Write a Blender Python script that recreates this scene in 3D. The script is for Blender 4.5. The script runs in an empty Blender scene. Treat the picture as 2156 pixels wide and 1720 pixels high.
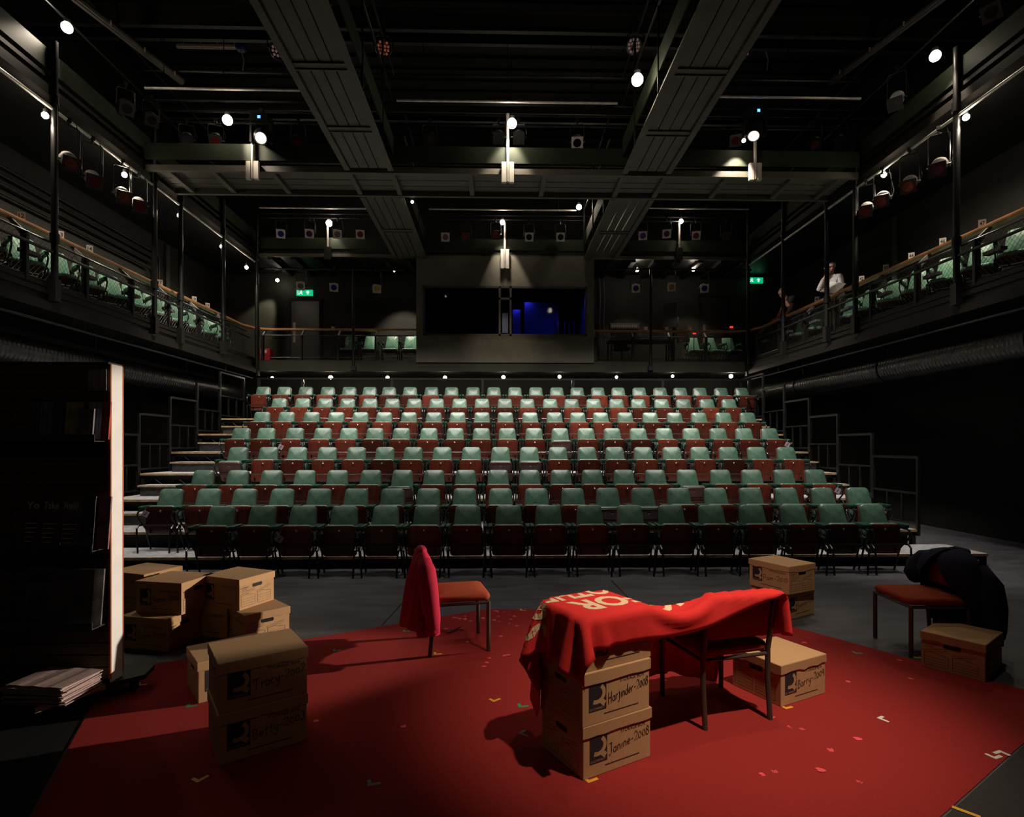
import bpy, bmesh, math, random
import numpy as np
from mathutils import Vector, Matrix
random.seed(7)
COL = bpy.context.scene.collection
SC = bpy.context.scene
PI = math.pi
def R(d): return math.radians(d)
# ------------------------------------------------------------------ camera geometry (measured from the photograph)
F, CX, HY, H = 1180.0, 1078.0, 938.0, 1.65
TH = 28.0 / F
cT, sT = math.cos(TH), math.sin(TH)
def ray(px, py):
    dx = (px - CX) / F; dz = (HY - py) / F
    return Vector((dx * cT + sT, cT - dx * sT, dz))
CAM = Vector((0, 0, H))
def onY(px, py, Y): d = ray(px, py); return CAM + d * (Y / d.y)
def onX(px, py, X): d = ray(px, py); return CAM + d * (X / d.x)
def onZ(px, py, z): d = ray(px, py); return CAM + d * ((z - H) / d.z)
# ------------------------------------------------------------------ materials
def mat(name, col, rough=.6, metal=0., var=0., scale=8., bump=0., bscale=80., rnd=0., emit=None, estr=0., stretch=None, spec=.5, coat=0.):
    m = bpy.data.materials.new(name); m.use_nodes = True
    nt = m.node_tree; b = nt.nodes['Principled BSDF']
    c = (col[0], col[1], col[2], 1)
    b.inputs['Base Color'].default_value = c
    b.inputs['Roughness'].default_value = rough
    b.inputs['Metallic'].default_value = metal
    b.inputs['Specular IOR Level'].default_value = spec
    b.inputs['Coat Weight'].default_value = coat
    L = nt.links.new
    tc = nt.nodes.new('ShaderNodeTexCoord'); src = tc.outputs['Object']
    if stretch:
        mp = nt.nodes.new('ShaderNodeMapping'); mp.inputs['Scale'].default_value = stretch
        L(src, mp.inputs['Vector']); src = mp.outputs['Vector']
    cur = None
    if var:
        n = nt.nodes.new('ShaderNodeTexNoise'); n.inputs['Scale'].default_value = scale; n.inputs['Detail'].default_value = 6
        L(src, n.inputs['Vector'])
        mx = nt.nodes.new('ShaderNodeMix'); mx.data_type = 'RGBA'
        mx.inputs[6].default_value = tuple(max(0, x * (1 - var)) for x in col) + (1,)
        mx.inputs[7].default_value = tuple(x * (1 + var) for x in col) + (1,)
        cr = nt.nodes.new('ShaderNodeMapRange'); cr.inputs[1].default_value = .3; cr.inputs[2].default_value = .7
        L(n.outputs['Fac'], cr.inputs[0]); L(cr.outputs[0], mx.inputs[0]); cur = mx.outputs[2]
    if rnd:
        oi = nt.nodes.new('ShaderNodeObjectInfo')
        mr = nt.nodes.new('ShaderNodeMapRange'); mr.inputs[3].default_value = 1 - rnd; mr.inputs[4].default_value = 1 + rnd
        L(oi.outputs['Random'], mr.inputs[0])
        hs = nt.nodes.new('ShaderNodeHueSaturation'); L(mr.outputs[0], hs.inputs['Value'])
        hs.inputs['Color'].default_value = c
        if cur: L(cur, hs.inputs['Color'])
        cur = hs.outputs['Color']
    if cur: L(cur, b.inputs['Base Color'])
    if bump:
        n2 = nt.nodes.new('ShaderNodeTexNoise'); n2.inputs['Scale'].default_value = bscale; n2.inputs['Detail'].default_value = 4
        L(src, n2.inputs['Vector'])
        bp = nt.nodes.new('ShaderNodeBump'); bp.inputs['Strength'].default_value = bump; bp.inputs['Distance'].default_value = .01
        L(n2.outputs['Fac'], bp.inputs['Height']); L(bp.outputs['Normal'], b.inputs['Normal'])
    if emit:
        b.inputs['Emission Color'].default_value = (emit[0], emit[1], emit[2], 1)
        b.inputs['Emission Strength'].default_value = estr
    return m
def brick_mat(name, col, axes='YZ'):
    m = mat(name, col, .6, spec=.25)
    nt = m.node_tree; b = nt.nodes['Principled BSDF']; L = nt.links.new
    tc = nt.nodes.new('ShaderNodeTexCoord'); sp = nt.nodes.new('ShaderNodeSeparateXYZ'); cb = nt.nodes.new('ShaderNodeCombineXYZ')
    L(tc.outputs['Object'], sp.inputs[0]); L(sp.outputs[axes[0]], cb.inputs[0]); L(sp.outputs[axes[1]], cb.inputs[1])
    br = nt.nodes.new('ShaderNodeTexBrick'); br.inputs['Scale'].default_value = 1.0
    br.inputs['Brick Width'].default_value = .45; br.inputs['Row Height'].default_value = .225; br.inputs['Mortar Size'].default_value = .008
    br.inputs['Color1'].default_value = (col[0], col[1], col[2], 1); br.inputs['Color2'].default_value = (col[0]*.75, col[1]*.75, col[2]*.78, 1)
    br.inputs['Mortar'].default_value = (col[0]*.5, col[1]*.5, col[2]*.5, 1)
    L(cb.outputs[0], br.inputs['Vector']); L(br.outputs['Color'], b.inputs['Base Color'])
    n = nt.nodes.new('ShaderNodeTexNoise'); n.inputs['Scale'].default_value = 14; L(tc.outputs['Object'], n.inputs['Vector'])
    mm = nt.nodes.new('ShaderNodeMath'); mm.operation = 'MULTIPLY_ADD'; L(n.outputs['Fac'], mm.inputs[0]); mm.inputs[1].default_value = .5
    iv = nt.nodes.new('ShaderNodeMath'); iv.operation = 'SUBTRACT'; iv.inputs[0].default_value = 1; L(br.outputs['Fac'], iv.inputs[1]); L(iv.outputs[0], mm.inputs[2])
    bp = nt.nodes.new('ShaderNodeBump'); bp.inputs['Strength'].default_value = .6; bp.inputs['Distance'].default_value = .012
    L(mm.outputs[0], bp.inputs['Height']); L(bp.outputs['Normal'], b.inputs['Normal'])
    return m
M = {}
M['black'] = mat('black_paint', (.010, .010, .010), .5, var=.3, spec=.25)
M['wall_black'] = mat('black_wall_paint', (.010, .010, .009), .65, spec=.2, var=.3, scale=2, bump=.15, bscale=30)
M['olive'] = mat('dark_olive_paint', (.030, .031, .020), .6, spec=.25, var=.2, scale=1.5, bump=.1)
M['toe_olive'] = mat('green_black_toe_board', (.020, .026, .016), .6, spec=.15, var=.2, scale=3)  # the toe boards' own green black paint
M['steel_dark'] = mat('dark_steel', (.012, .012, .012), .38, .3, var=.2)
M['steel'] = mat('scaffold_steel', (.5, .48, .43), .4, .6, var=.2, bump=.1)
M['catwalk'] = mat('grey_brown_catwalk_boards', (.066, .061, .045), .65, var=.15, scale=3)
M['booth'] = mat('grey_brown_plaster', (.12, .112, .088), .75, var=.15, scale=2.5, bump=.12, bscale=40)
M['floor'] = mat('grey_stage_floor', (.062, .061, .068), .55, var=.35, scale=2.2, bump=.05, bscale=90, stretch=(1, 3, 1))
M['deck_top'] = mat('grey_deck_top', (.30, .30, .31), .7, var=.3, scale=14, bump=.15, bscale=200)
M['deck_edge'] = mat('worn_ply_edge', (.36, .25, .13), .6, var=.4, scale=12)
M['carpet'] = mat('red_carpet', (.27, .022, .020), .95, var=.18, scale=160, bump=.5, bscale=500, spec=.15)
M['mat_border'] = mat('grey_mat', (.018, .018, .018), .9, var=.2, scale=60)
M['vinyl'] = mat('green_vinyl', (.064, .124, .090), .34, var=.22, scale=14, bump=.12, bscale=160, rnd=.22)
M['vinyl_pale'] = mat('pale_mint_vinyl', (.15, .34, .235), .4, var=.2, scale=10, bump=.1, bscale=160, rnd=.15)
M['arm_vinyl'] = mat('green_arm_vinyl', (.010, .048, .028), .35, rnd=.15)
M['ply'] = mat('red_brown_plywood', (.105, .0205, .0105),   .34, var=.35, scale=9, stretch=(5, 1, .7), rnd=.6)
M['tube'] = mat('black_enamel_tube', (.01, .01, .01), .28, .3)
M['knob'] = mat('worn_steel_knob', (.3, .28, .26), .3, .9)
M['tag'] = mat('lilac_card', (.45, .38, .46), .6)
M['card'] = mat('cardboard', (.46, .275, .140), .8, var=.05, scale=14, bump=.12, bscale=40, stretch=(6, 6, .3), rnd=.06, spec=.25)
M['ink'] = mat('printed_ink', (.016, .015, .022), .7)
M['marker'] = mat('marker_ink', (.012, .01, .014), .5)
M['banner'] = mat('red_banner_cloth', (.66, .030, .028), .85, bump=.3, bscale=420, spec=.2)
M['cream'] = mat('cream_lettering', (.75, .55, .36), .8)
M['orange_fab'] = mat('burnt_orange_upholstery', (.27, .045, .016), .9, var=.15, scale=220, bump=.4, bscale=420, spec=.15)
M['chair_leg'] = mat('brown_painted_tube', (.06, .045, .038), .4, .2)
M['jacket'] = mat('crimson_jacket_cloth', (.36, .006, .032), .85, var=.1, scale=40, bump=.25, bscale=300, spec=.2)
M['coat'] = mat('navy_coat_cloth', (.012, .013, .03), .9, var=.2, scale=40, bump=.2, bscale=200, spec=.15)
M['white'] = mat('white_laminate', (.80, .79, .78), .5, var=.06, scale=6)
M['edge_orange'] = mat('raw_edge_strip', (.42, .13, .04), .6, var=.2)
M['slat'] = mat('brown_slat_board', (.10, .07, .045), .6, var=.15)
M['paper'] = mat('newsprint', (.40, .29, .27), .8, var=.15, scale=30)
M['wood_rail'] = mat('oiled_timber_handrail', (.42, .20, .075), .4, var=.3, scale=8, stretch=(3, .6, 3))
M['wire'] = mat('galvanised_wire', (.06, .058, .05), .4, .6)
M['bulb'] = mat('glowing_bulb', (1, .9, .75), .5, emit=(1, .86, .68), estr=45)
M['bulb_soft'] = mat('glowing_bulb_soft', (1, .9, .75), .5, emit=(1, .86, .68), estr=22)
M['duct'] = mat('black_spiral_duct', (.09, .09, .088), .33, .9, var=.2)
M['red'] = mat('red_panel', (.6, .01, .012), .4)
M['plate'] = mat('white_card', (.6, .58, .54), .6)
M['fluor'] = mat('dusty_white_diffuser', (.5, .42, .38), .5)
M['glass_dark'] = None
# ------------------------------------------------------------------ mesh builder
class MB:
    def __init__(s): s.v = []; s.f = []; s.mi = []; s.cur = 0
    def add(s, vs, fs):
        n = len(s.v); s.v += [tuple(v) for v in vs]
        for f in fs: s.f.append([i + n for i in f]); s.mi.append(s.cur)
        return s
    def box(s, x0, x1, y0, y1, z0, z1):
        return s.add([(x0,y0,z0),(x1,y0,z0),(x1,y1,z0),(x0,y1,z0),(x0,y0,z1),(x1,y0,z1),(x1,y1,z1),(x0,y1,z1)],
              [(0,3,2,1),(4,5,6,7),(0,1,5,4),(1,2,6,5),(2,3,7,6),(3,0,4,7)])
    def obox(s, c, size, mtx=None):
        n = len(s.v); a, b, d = (x / 2 for x in size); s.box(-a, a, -b, b, -d, d)
        mt = Matrix.Translation(c) @ (mtx.to_4x4() if mtx is not None else Matrix())
        for i in range(n, len(s.v)): s.v[i] = tuple(mt @ Vector(s.v[i]))
        return s
    def beam(s, p0, p1, w, h):
        p0, p1 = Vector(p0), Vector(p1); d = p1 - p0; L = d.length; d.normalize()
        up = Vector((0, 0, 1)) if abs(d.z) < .95 else Vector((0, 1, 0))
        x = d.cross(up).normalized(); u = x.cross(d).normalized()
        mt = Matrix((x, d, u)).transposed()
        return s.obox((p0 + p1) / 2, (w, L, h), mt)
    def loft(s, rings, closed=True, cap=True):
        n = len(rings[0]); vs = [p for r in rings for p in r]; fs = []
        for i in range(len(rings) - 1):
            for j in range(n if closed else n - 1):
                k = (j + 1) % n
                fs.append((i*n+j, i*n+k, (i+1)*n+k, (i+1)*n+j))
        if cap and closed:
            fs.append(tuple(range(n - 1, -1, -1))); fs.append(tuple(range((len(rings)-1)*n, len(rings)*n)))
        return s.add(vs, fs)
    def tube(s, pts, r, seg=8, cap=True):
        pts = [Vector(p) for p in pts]; rings = []; prev = None
        rr = r if isinstance(r, (list, tuple)) else [r] * len(pts)
        for i, p in enumerate(pts):
            a = pts[max(i-1, 0)]; b = pts[min(i+1, len(pts)-1)]; t = (b - a).normalized()
            if prev is None:
                up = Vector((0, 0, 1)) if abs(t.z) < .9 else Vector((1, 0, 0))
                x = t.cross(up).normalized()
            else:
                x = (prev - t * prev.dot(t)).normalized()
            prev = x; y = t.cross(x)
            rings.append([p + (x * math.cos(2*PI*k/seg) + y * math.sin(2*PI*k/seg)) * rr[i] for k in range(seg)])
        return s.loft(rings, True, cap)
    def lathe(s, prof, seg=16, mtx=None):
        rings = []
        for r, z in prof:
            ring = [Vector((r*math.cos(2*PI*k/seg), r*math.sin(2*PI*k/seg), z)) for k in range(seg)]
            rings.append([mtx @ p for p in ring] if mtx is not None else ring)
        return s.loft(rings)
    def ball(s, c, r, seg=12, n=8, sc=(1, 1, 1)):
        c = Vector(c); rings = []
        for i in range(n + 1):
            a = -PI/2 + PI * i / n; a = max(-PI/2+.02, min(PI/2-.02, a))
            rings.append([c + Vector((r*sc[0]*math.cos(a)*math.cos(2*PI*k/seg), r*sc[1]*math.cos(a)*math.sin(2*PI*k/seg), r*sc[2]*math.sin(a))) for k in range(seg)])
        return s.loft(rings)
    def pad(s, out, t, bev, bulge, mtx):
        """upholstered pad: outline in (u,v); back face at w=0, front at w=t, edges rounded by bev, front domed by bulge"""
        cu = sum(p[0] for p in out)/len(out); cv = sum(p[1] for p in out)/len(out)
        def ring(sh, w):
            res = []
            for u, v in out:
                d = math.hypot(u-cu, v-cv) or 1; k = max(0, 1 - sh/d)
                res.append(mtx @ Vector((cu+(u-cu)*k, cv+(v-cv)*k, w)))
            return res
        def frac(f, w): return [mtx @ Vector((cu+(u-cu)*f, cv+(v-cv)*f, w)) for u, v in out]
        rs = [ring(bev, 0), ring(bev*.3, bev*.3), ring(0, bev), ring(0, t-bev), ring(bev*.3, t-bev*.3), ring(bev, t), frac(.6, t+bulge*.7), frac(.25, t+bulge)]
        return s.loft(rs)
    def build(s, name, mats, parent=None, smooth=True, ang=35, bevel=0, sub=0):
        me = bpy.data.meshes.new(name); me.from_pydata(s.v, [], s.f)
        if not isinstance(mats, (list, tuple)): mats = [mats]
        for m in mats: me.materials.append(m)
        if len(mats) > 1: me.polygons.foreach_set('material_index', s.mi)
        bm = bmesh.new(); bm.from_mesh(me)
        if bevel:
            bmesh.ops.bevel(bm, geom=bm.edges[:], offset=bevel, segments=2, affect='EDGES', clamp_overlap=True)
        bmesh.ops.recalc_face_normals(bm, faces=bm.faces[:]); bm.to_mesh(me); bm.free()
        if smooth:
            me.polygons.foreach_set('use_smooth', [True]*len(me.polygons)); me.set_sharp_from_angle(angle=R(ang))
        o = bpy.data.objects.new(name, me); COL.objects.link(o)
        if parent is not None: o.parent = parent
        return o
def tag(o, label=None, cat=None, group=None, kind=None):
    if label: o['label'] = label
    if cat: o['category'] = cat
    if group: o['group'] = group
    if kind: o['kind'] = kind
    return o
def thing(name, label, cat, loc=(0,0,0), rz=0, group=None):
    o = bpy.data.objects.new(name, None); COL.objects.link(o); o.location = loc; o.rotation_euler = (0,0,rz); o.empty_display_size = .1
    return tag(o, label, cat, group)
def struct(name, mb, m, label, cat, **k):
    return tag(mb.build(name, m, **k), label, cat, kind='structure')
def dup(root, loc, rz, label=None, group=None):
    def cp(o, par):
        c = o.copy(); COL.objects.link(c); c.parent = par
        for ch in o.children: cp(ch, c)
        return c
    r = cp(root, None); r.location = loc; r.rotation_euler = (0, 0, rz)
    return tag(r, label, None, group)
ORD = 'first second third fourth fifth sixth seventh eighth ninth tenth eleventh twelfth thirteenth fourteenth fifteenth sixteenth seventeenth eighteenth nineteenth twentieth twenty-first twenty-second twenty-third twenty-fourth'.split()
def rrect(w, h, r, n=4, w2=None):
    """rounded outline, bottom width w, top width w2, centred on u, v from 0 to h"""
    w2 = w if w2 is None else w2
    cs = [(-w/2, 0, 180), (w/2, 0, 270), (w2/2, h, 0), (-w2/2, h, 90)]; out = []
    sgn = [(1, 1), (-1, 1), (-1, -1), (1, -1)]
    for (x, y, a), (sx, sy) in zip(cs, sgn):
        for k in range(n + 1):
            t = R(a + 90*k/n); out.append((x + sx*r + r*math.cos(t), y + sy*r + r*math.sin(t)))
    return out
_tc = {}
def text_geo(s, size=1., bold=0., spacing=1.):
    key = (s, bold, spacing)
    if key not in _tc:
        cu = bpy.data.curves.new('lettering', 'FONT'); cu.body = s; cu.size = 1; cu.resolution_u = 3; cu.offset = bold; cu.space_character = spacing
        ob = bpy.data.objects.new('lettering', cu); COL.objects.link(ob)
        dg = bpy.context.evaluated_depsgraph_get(); me = bpy.data.meshes.new_from_object(ob.evaluated_get(dg))
        vs = [tuple(v.co) for v in me.vertices]; fs = [tuple(p.vertices) for p in me.polygons]
        bpy.data.objects.remove(ob); bpy.data.curves.remove(cu); bpy.data.meshes.remove(me)
        _tc[key] = (vs, fs)
    vs, fs = _tc[key]
    return [(x*size, y*size) for x, y, z in vs], fs
def put_text(mb, s, size, mtx, bold=0., width=None, center=False):
    vs, fs = text_geo(s, size, bold)
    if not vs: return
    x0 = min(v[0] for v in vs); x1 = max(v[0] for v in vs); k = 1.
    if width: k = width / (x1 - x0)
    o = (x0 + x1)/2 if center else x0
    mb.add([mtx @ Vector(((x-o)*k, y, 0)) for x, y in vs], fs)
def ribbon(mb, pts, w, mtx):
    """flat stroke of width w along 2-D points"""
    P = [Vector((p[0], p[1])) for p in pts]
    L_, R_ = [], []
    for i, p in enumerate(P):
        a = P[max(i-1, 0)]; b = P[min(i+1, len(P)-1)]; t = (b-a)
        if t.length < 1e-9: t = Vector((1, 0))
        t.normalize(); n = Vector((-t.y, t.x)) * w/2
        L_.append(p+n); R_.append(p-n)
    n = len(P); vs = [mtx @ Vector((q.x, q.y, 0)) for q in L_+R_]
    mb.add(vs, [(i, i+1, n+i+1, n+i) for i in range(n-1)])
# ------------------------------------------------------------------ the room
YB = 15.3                                   # front of the rear balcony
XL = onY(538, 690, YB).x; XR = onY(1576, 692, YB).x
WL, WR, YW, ZC = XL - 1.85, XR + 1.95, 16.9, 10.4
FB, RT = 3.97, 4.86                         # balcony floor, handrail top
struct('floor', MB().box(WL-.2, WR+.2, -2.5, YW+2.4, -.1, 0), M['floor'], 'dark grey painted stage floor', 'floor')
blk = brick_mat('black_painted_blockwork', (.015, .016, .0125))
blk_low = mat('black_lower_wall', (.010, .010, .009), .7, var=.2, spec=.2)
def wall_side(name, x0, x1, lab):
    b = MB(); b.box(x0, x1, -2.5, YW+.2, 3.8, ZC); b.cur = 1; b.box(x0, x1, -2.5, YW+.2, 0, 3.8)
    struct(name, b, [blk, blk_low], lab, 'wall')
wall_side('wall_left', WL-.2, WL, 'black painted blockwork wall behind the left balcony')
wall_side('wall_right', WR, WR+.2, 'black painted blockwork wall behind the right balcony')
struct('ceiling', MB().box(WL-.2, WR+.2, -2.5, YW+2.4, ZC, ZC+.1), M['wall_black'], 'black ceiling high above the catwalks', 'ceiling')
# booth in the middle of the rear wall
bx0 = onY(877, 600, YB).x; bx1 = onY(1250, 600, YB).x
wx0 = onY(891, 600, YB).x; wx1 = onY(1235, 600, YB).x
bz0 = onY(1060, 764, YB).z; bz1 = onY(1060, 545, YB).z
wz0 = onY(1060, 708, YB).z; wz1 = onY(1060, 604, YB).z
rear = mat('dark_rear_wall', (.017, .018, .0145), .65, spec=.25, var=.25, scale=2, bump=.1)
b = MB()
b.box(WL, bx0, YW, YW+.2, 0, ZC); b.box(bx1, WR, YW, YW+.2, 0, ZC); b.box(bx0, bx1, YW, YW+.2, 0, bz0-.2); b.box(bx0, bx1, YW, YW+.2, bz1, ZC)
struct('wall_back', b, rear, 'dark rear wall behind the rear balcony', 'wall')
b = MB(); yf = YB - .06
b.box(bx0, bx1, yf, yf+.14, bz0, wz0); b.box(bx0, bx1, yf, yf+.14, wz1, bz1+.05); b.box(bx0, wx0, yf, yf+.14, wz0, wz1); b.box(wx1, bx1, yf, yf+.14, wz0, wz1)
b.box(bx0, bx0+.1, yf+.14, YW+.1, bz0, bz1); b.box(bx1-.1, bx1, yf+.14, YW+.1, bz0, bz1); b.box(bx0, bx1, yf+.1, YW+2.2, bz1, bz1+.1)
struct('wall_booth', b, M['booth'], 'grey brown plastered front of the control booth', 'wall')
b = MB(); blkm = mat('booth_interior', (.03, .03, .035), .8)
b.box(bx0+.1, bx1-.1, YW+2.0, YW+2.1, bz0-.2, bz1); b.box(bx0, bx0+.1, YW+.1, YW+2.1, bz0-.2, bz1); b.box(bx1-.1, bx1, YW+.1, YW+2.1, bz0-.2, bz1); b.box(bx0, bx1, yf+.14, YW+2.1, bz0-.2, bz0-.1)
struct('wall_booth_inside', b, blkm, 'dim blue lit inside wall of the control booth', 'wall')
b = MB(); ya = YB+1.7  # panel and strip added behind the glass to catch the blue light
b.box(onY(1104, 600, ya).x, onY(1176, 600, ya).x, ya, ya+.05, bz0-.1, onY(1100, 636, ya).z)
struct('catch_panel_booth', b, mat('grey_booth_panel', (.10, .10, .12), .8), 'grey panel added in the control booth to catch blue light, right of the mullion', 'partition')
b = MB(); b.box(onY(1079, 600, YB+1.2).x, onY(1096, 600, YB+1.2).x, YB+1.2, YB+1.26, bz0-.1, onY(1100, 652, YB+1.2).z)
struct('catch_strip_booth', b, mat('grey_booth_strip', (.10, .10, .12), .8), 'narrow grey strip added in the control booth to catch blue light beside the mullion', 'pillar')
def glassmat():
    m = bpy.data.materials.new('booth_glass'); m.use_nodes = True; nt = m.node_tree
    for n in list(nt.nodes): nt.nodes.remove(n)
    o = nt.nodes.new('ShaderNodeOutputMaterial'); mx = nt.nodes.new('ShaderNodeMixShader'); t = nt.nodes.new('ShaderNodeBsdfTransparent'); g = nt.nodes.new('ShaderNodeBsdfGlossy')
    t.inputs[0].default_value = (.75, .78, .85, 1); g.inputs['Roughness'].default_value = .03; mx.inputs[0].default_value = .005
    nt.links.new(t.outputs[0], mx.inputs[1]); nt.links.new(g.outputs[0], mx.inputs[2]); nt.links.new(mx.outputs[0], o.inputs[0]); return m
GL = glassmat()
frm = mat('brown_window_frame', (.045, .036, .030), .5)
m0, m1 = onY(1050, 650, YB).x, onY(1077, 650, YB).x
b = MB()
for x0, x1 in ((wx0, wx0+.05), (wx1-.05, wx1), (m0, m0+.055), (m1-.055, m1)): b.box(x0, x1, yf-.01, yf+.09, wz0, wz1)
b.box(wx0, wx1, yf-.01, yf+.09, wz0, wz0+.05); b.box(wx0, wx1, yf-.01, yf+.09, wz1-.05, wz1)
zt = onY(1060, 630, YB).z; b.box(m0, m1, yf-.01, yf+.08, zt-.03, zt+.03)
w = struct('window_1', b, frm, 'wide dark control booth window with a central double mullion', 'window')
g = MB(); g.box(wx0+.05, m0, yf+.04, yf+.046, wz0+.05, wz1-.05).build('pane', GL, w); g = MB(); g.box(m1, wx1-.05, yf+.04, yf+.046, wz0+.05, wz1-.05).build('pane', GL, w)
g = MB(); g.box(m0+.055, m1-.055, yf+.04, yf+.046, wz0+.05, wz1-.05).build('pane', GL, w)
# things in the booth
t = thing('booth_desk', 'dark control desk with small screens behind the booth window', 'desk', ((wx0+wx1)/2+1.2, YB+1.0, bz0-.1))
MB().box(-1.2, 1.2, -.3, .3, .68, .74).build('worktop', M['black'], t)
for sx in (-1.1, 1.1): MB().box(sx-.03, sx+.03, -.28, .28, 0, .68).build('leg', M['black'], t)
bl = mat('blue_screen_glow', (.02, .03, .3), .4, emit=(.02, .03, 1), estr=2.2)
t = thing('monitor', 'small monitor glowing blue on the booth desk', 'screen', ((wx0+wx1)/2+.75, YB+1.0, bz0+.64))
MB().box(-.2, .2, -.01, .02, .08, .34).build('screen', bl, t, bevel=.004); MB().box(-.09, .09, -.07, .07, 0, .015).box(-.02, .02, 0, .02, .01, .1).build('stand', M['black'], t)
t = thing('paper_notice', 'white paper notice on the middle pane of the booth window', 'notice', ((m0+m1)/2, yf+.055, wz0+.09))
MB().box(-.08, .08, 0, .003, 0, .55).build('sheet', mat('notice_paper', (.5, .5, .55), .8, var=.3, scale=40), t)
for k, (dx, wd) in enumerate(((1.75, .13), (1.98, .05), (2.12, .04), (2.25, .03))):
    cu = MB(); cu.loft([[Vector((wd*math.cos(a)*.5, .04*math.sin(a)+.02*math.sin(z*9+k), z)) for a in [2*PI*i/10 for i in range(10)]] for z in [i*.1 for i in range(9)]])
    o = cu.build('curtain', mat('booth_curtain', (.10, .10, .14), .8)); o.location = ((wx0+wx1)/2+dx-.25, YB+.9, bz0+.55)
    tag(o, 'narrow pale drape hanging at the right of the booth, %s from the left' % ORD[k], 'curtain', 'booth drapes')
# doors at the back
def door(n, px0, px1, py0, lab):
    x0, x1 = onY(px0, py0, YW).x, onY(px1, py0, YW).x; z1 = onY(px0, py0, YW).z
    b = MB(); fw = .07
    b.box(x0-fw, x0, YW-.06, YW, FB, z1+fw); b.box(x1, x1+fw, YW-.06, YW, FB, z1+fw); b.box(x0, x1, YW-.06, YW, z1, z1+fw)
    d = struct('door_%d' % n, b, M['wall_black'], lab, 'door')
    MB().box(x0, x1, YW-.035, YW-.005, FB, z1).build('door_leaf', mat('black_door_leaf', (.022, .022, .022), .35), d)
    MB().box(x0+.05, x0+.13, YW-.04, YW-.034, FB+.75, FB+1.35).build('push_plate', mat('brushed_plate', (.25, .24, .22), .4, .8), d)
    MB().box(x0+.02, x1-.02, YW-.04, YW-.034, FB+.02, FB+.22).build('kick_plate', M['steel_dark'], d)
door(1, 614, 673, 634, 'black door at the left of the rear balcony')
door(2, 1476, 1527, 625, 'black door at the right of the rear balcony')
# balcony floors
b = MB(); b.box(WL, XL, -2, YW, FB-.28, FB); struct('balcony_floor_left', b, M['black'], 'black floor slab of the left balcony', 'balcony')
b = MB(); b.box(XR, WR, -2, YW, FB-.28, FB); struct('balcony_floor_right', b, M['black'], 'black floor slab of the right balcony', 'balcony')
b = MB(); b.box(XL, XR, YB, YW, FB-.28, FB); struct('balcony_floor_back', b, M['black'], 'black floor slab of the rear balcony', 'balcony')
b = MB()
for x0, x1 in ((XL+.12, bx0), (bx1, XR-.12)): b.box(x0, x1, YB-.04, YB-.002, FB-.31, FB-.02)
b.box(bx0, bx1, YB-.04, YB-.002, FB-.31, FB-.09)
struct('trim_1', b, M['olive'], 'dull olive fascia board along the rear balcony edge', 'fascia')
for sx, X, nm in ((1, XL, 'left'), (-1, XR, 'right')):
    b = MB(); b.box(*sorted((X-.02*sx, X+.02*sx)), -2, YB, FB-.02, FB+.04); b.box(*sorted((X, X+.03*sx)), -2, YB, FB-.12, FB-.05); b.box(*sorted((X-.05*sx, X+.05*sx)), -2, YB, FB-.36, FB-.24)
    struct('trim_edge_'+nm, b, mat('brown_black_edge_'+nm, (.010, .008, .006), .5, spec=.2), 'brown black steel edge beam of the %s balcony' % nm, 'edge beam')
# upper galleries (technical level)
UG = 6.72
TOEm = M['toe_olive']
for sx, X, W_, nm in ((1, XL, WL, 'left'), (-1, XR, WR, 'right')):
    b = MB(); b.box(*sorted((W_, X)), -2, YW, UG+.06, UG+.18); struct('gallery_floor_'+nm, b, M['black'], 'black underside of the %s lighting gallery' % nm, 'gallery')
    b = MB(); b.box(*sorted((X-.02*sx, X+.02*sx)), -2, YB, 7.12, 7.42); struct('trim_toe_'+nm, b, TOEm, 'green black toe board of the %s lighting gallery' % nm, 'toe board')
    b = MB(); b.box(*sorted((X-.08*sx, X+.05*sx)), -2, YB, UG+.02, UG+.16); b.box(*sorted((X-.03*sx, X+.02*sx)), -2, YB, 6.98, 7.04)
    struct('trim_beam_'+nm, b, mat('gallery_beam_'+nm, (.010, .009, .007), .6, spec=.2), 'brown black edge beam of the %s lighting gallery' % nm, 'beam')
b = MB(); b.box(XL, XR, YB+.02, YW, UG+.1, UG+.2); struct('gallery_floor_back', b, M['black'], 'black underside of the rear lighting gallery', 'gallery')
b = MB(); b.box(XL, XR, YB-.01, YB+.02, 6.98, 7.28); struct('trim_toe_back', b, TOEm, 'green black toe board of the rear lighting gallery', 'toe board')
b = MB(); b.box(XL, XR, YB-.03, YB+.06, UG+.04, UG+.12); struct('trim_beam_back', b, M['catwalk'], 'edge beam of the rear lighting gallery', 'beam')
b = MB()
for k in range(22): b.box(XL+.3+k*.62, XL+.42+k*.62, YB+.05, YW, UG-.02, UG+.1)
struct('ceiling_joists', b, M['wall_black'], 'dark joists under the rear lighting gallery', 'joists')
# roof beams
for k, (y, z, h) in enumerate(((7.6, 9.0, .32), (10.0, 8.9, .35), (12.6, 9.0, .35), (14.9, 9.0, .3))):
    b = MB(); b.box(WL, WR, y-.12, y+.12, z, z+h); b.box(WL, WR, y-.2, y+.2, z, z+.03); b.box(WL, WR, y-.2, y+.2, z+h, z+h+.03)
    struct('beam_roof', b, mat('roof_beam_%d' % k, (.022, .022, .018), .6), 'dark steel roof beam spanning the hall, %s from the stage' % ORD[k], 'roof beam')
b = MB()
for k in range(46): b.box(WL, WR, -1+k*.4, -1+k*.4+.18, ZC-.06, ZC)
struct('ceiling_ribs', b, M['wall_black'], 'ribbed black roof decking', 'roof decking')
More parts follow.
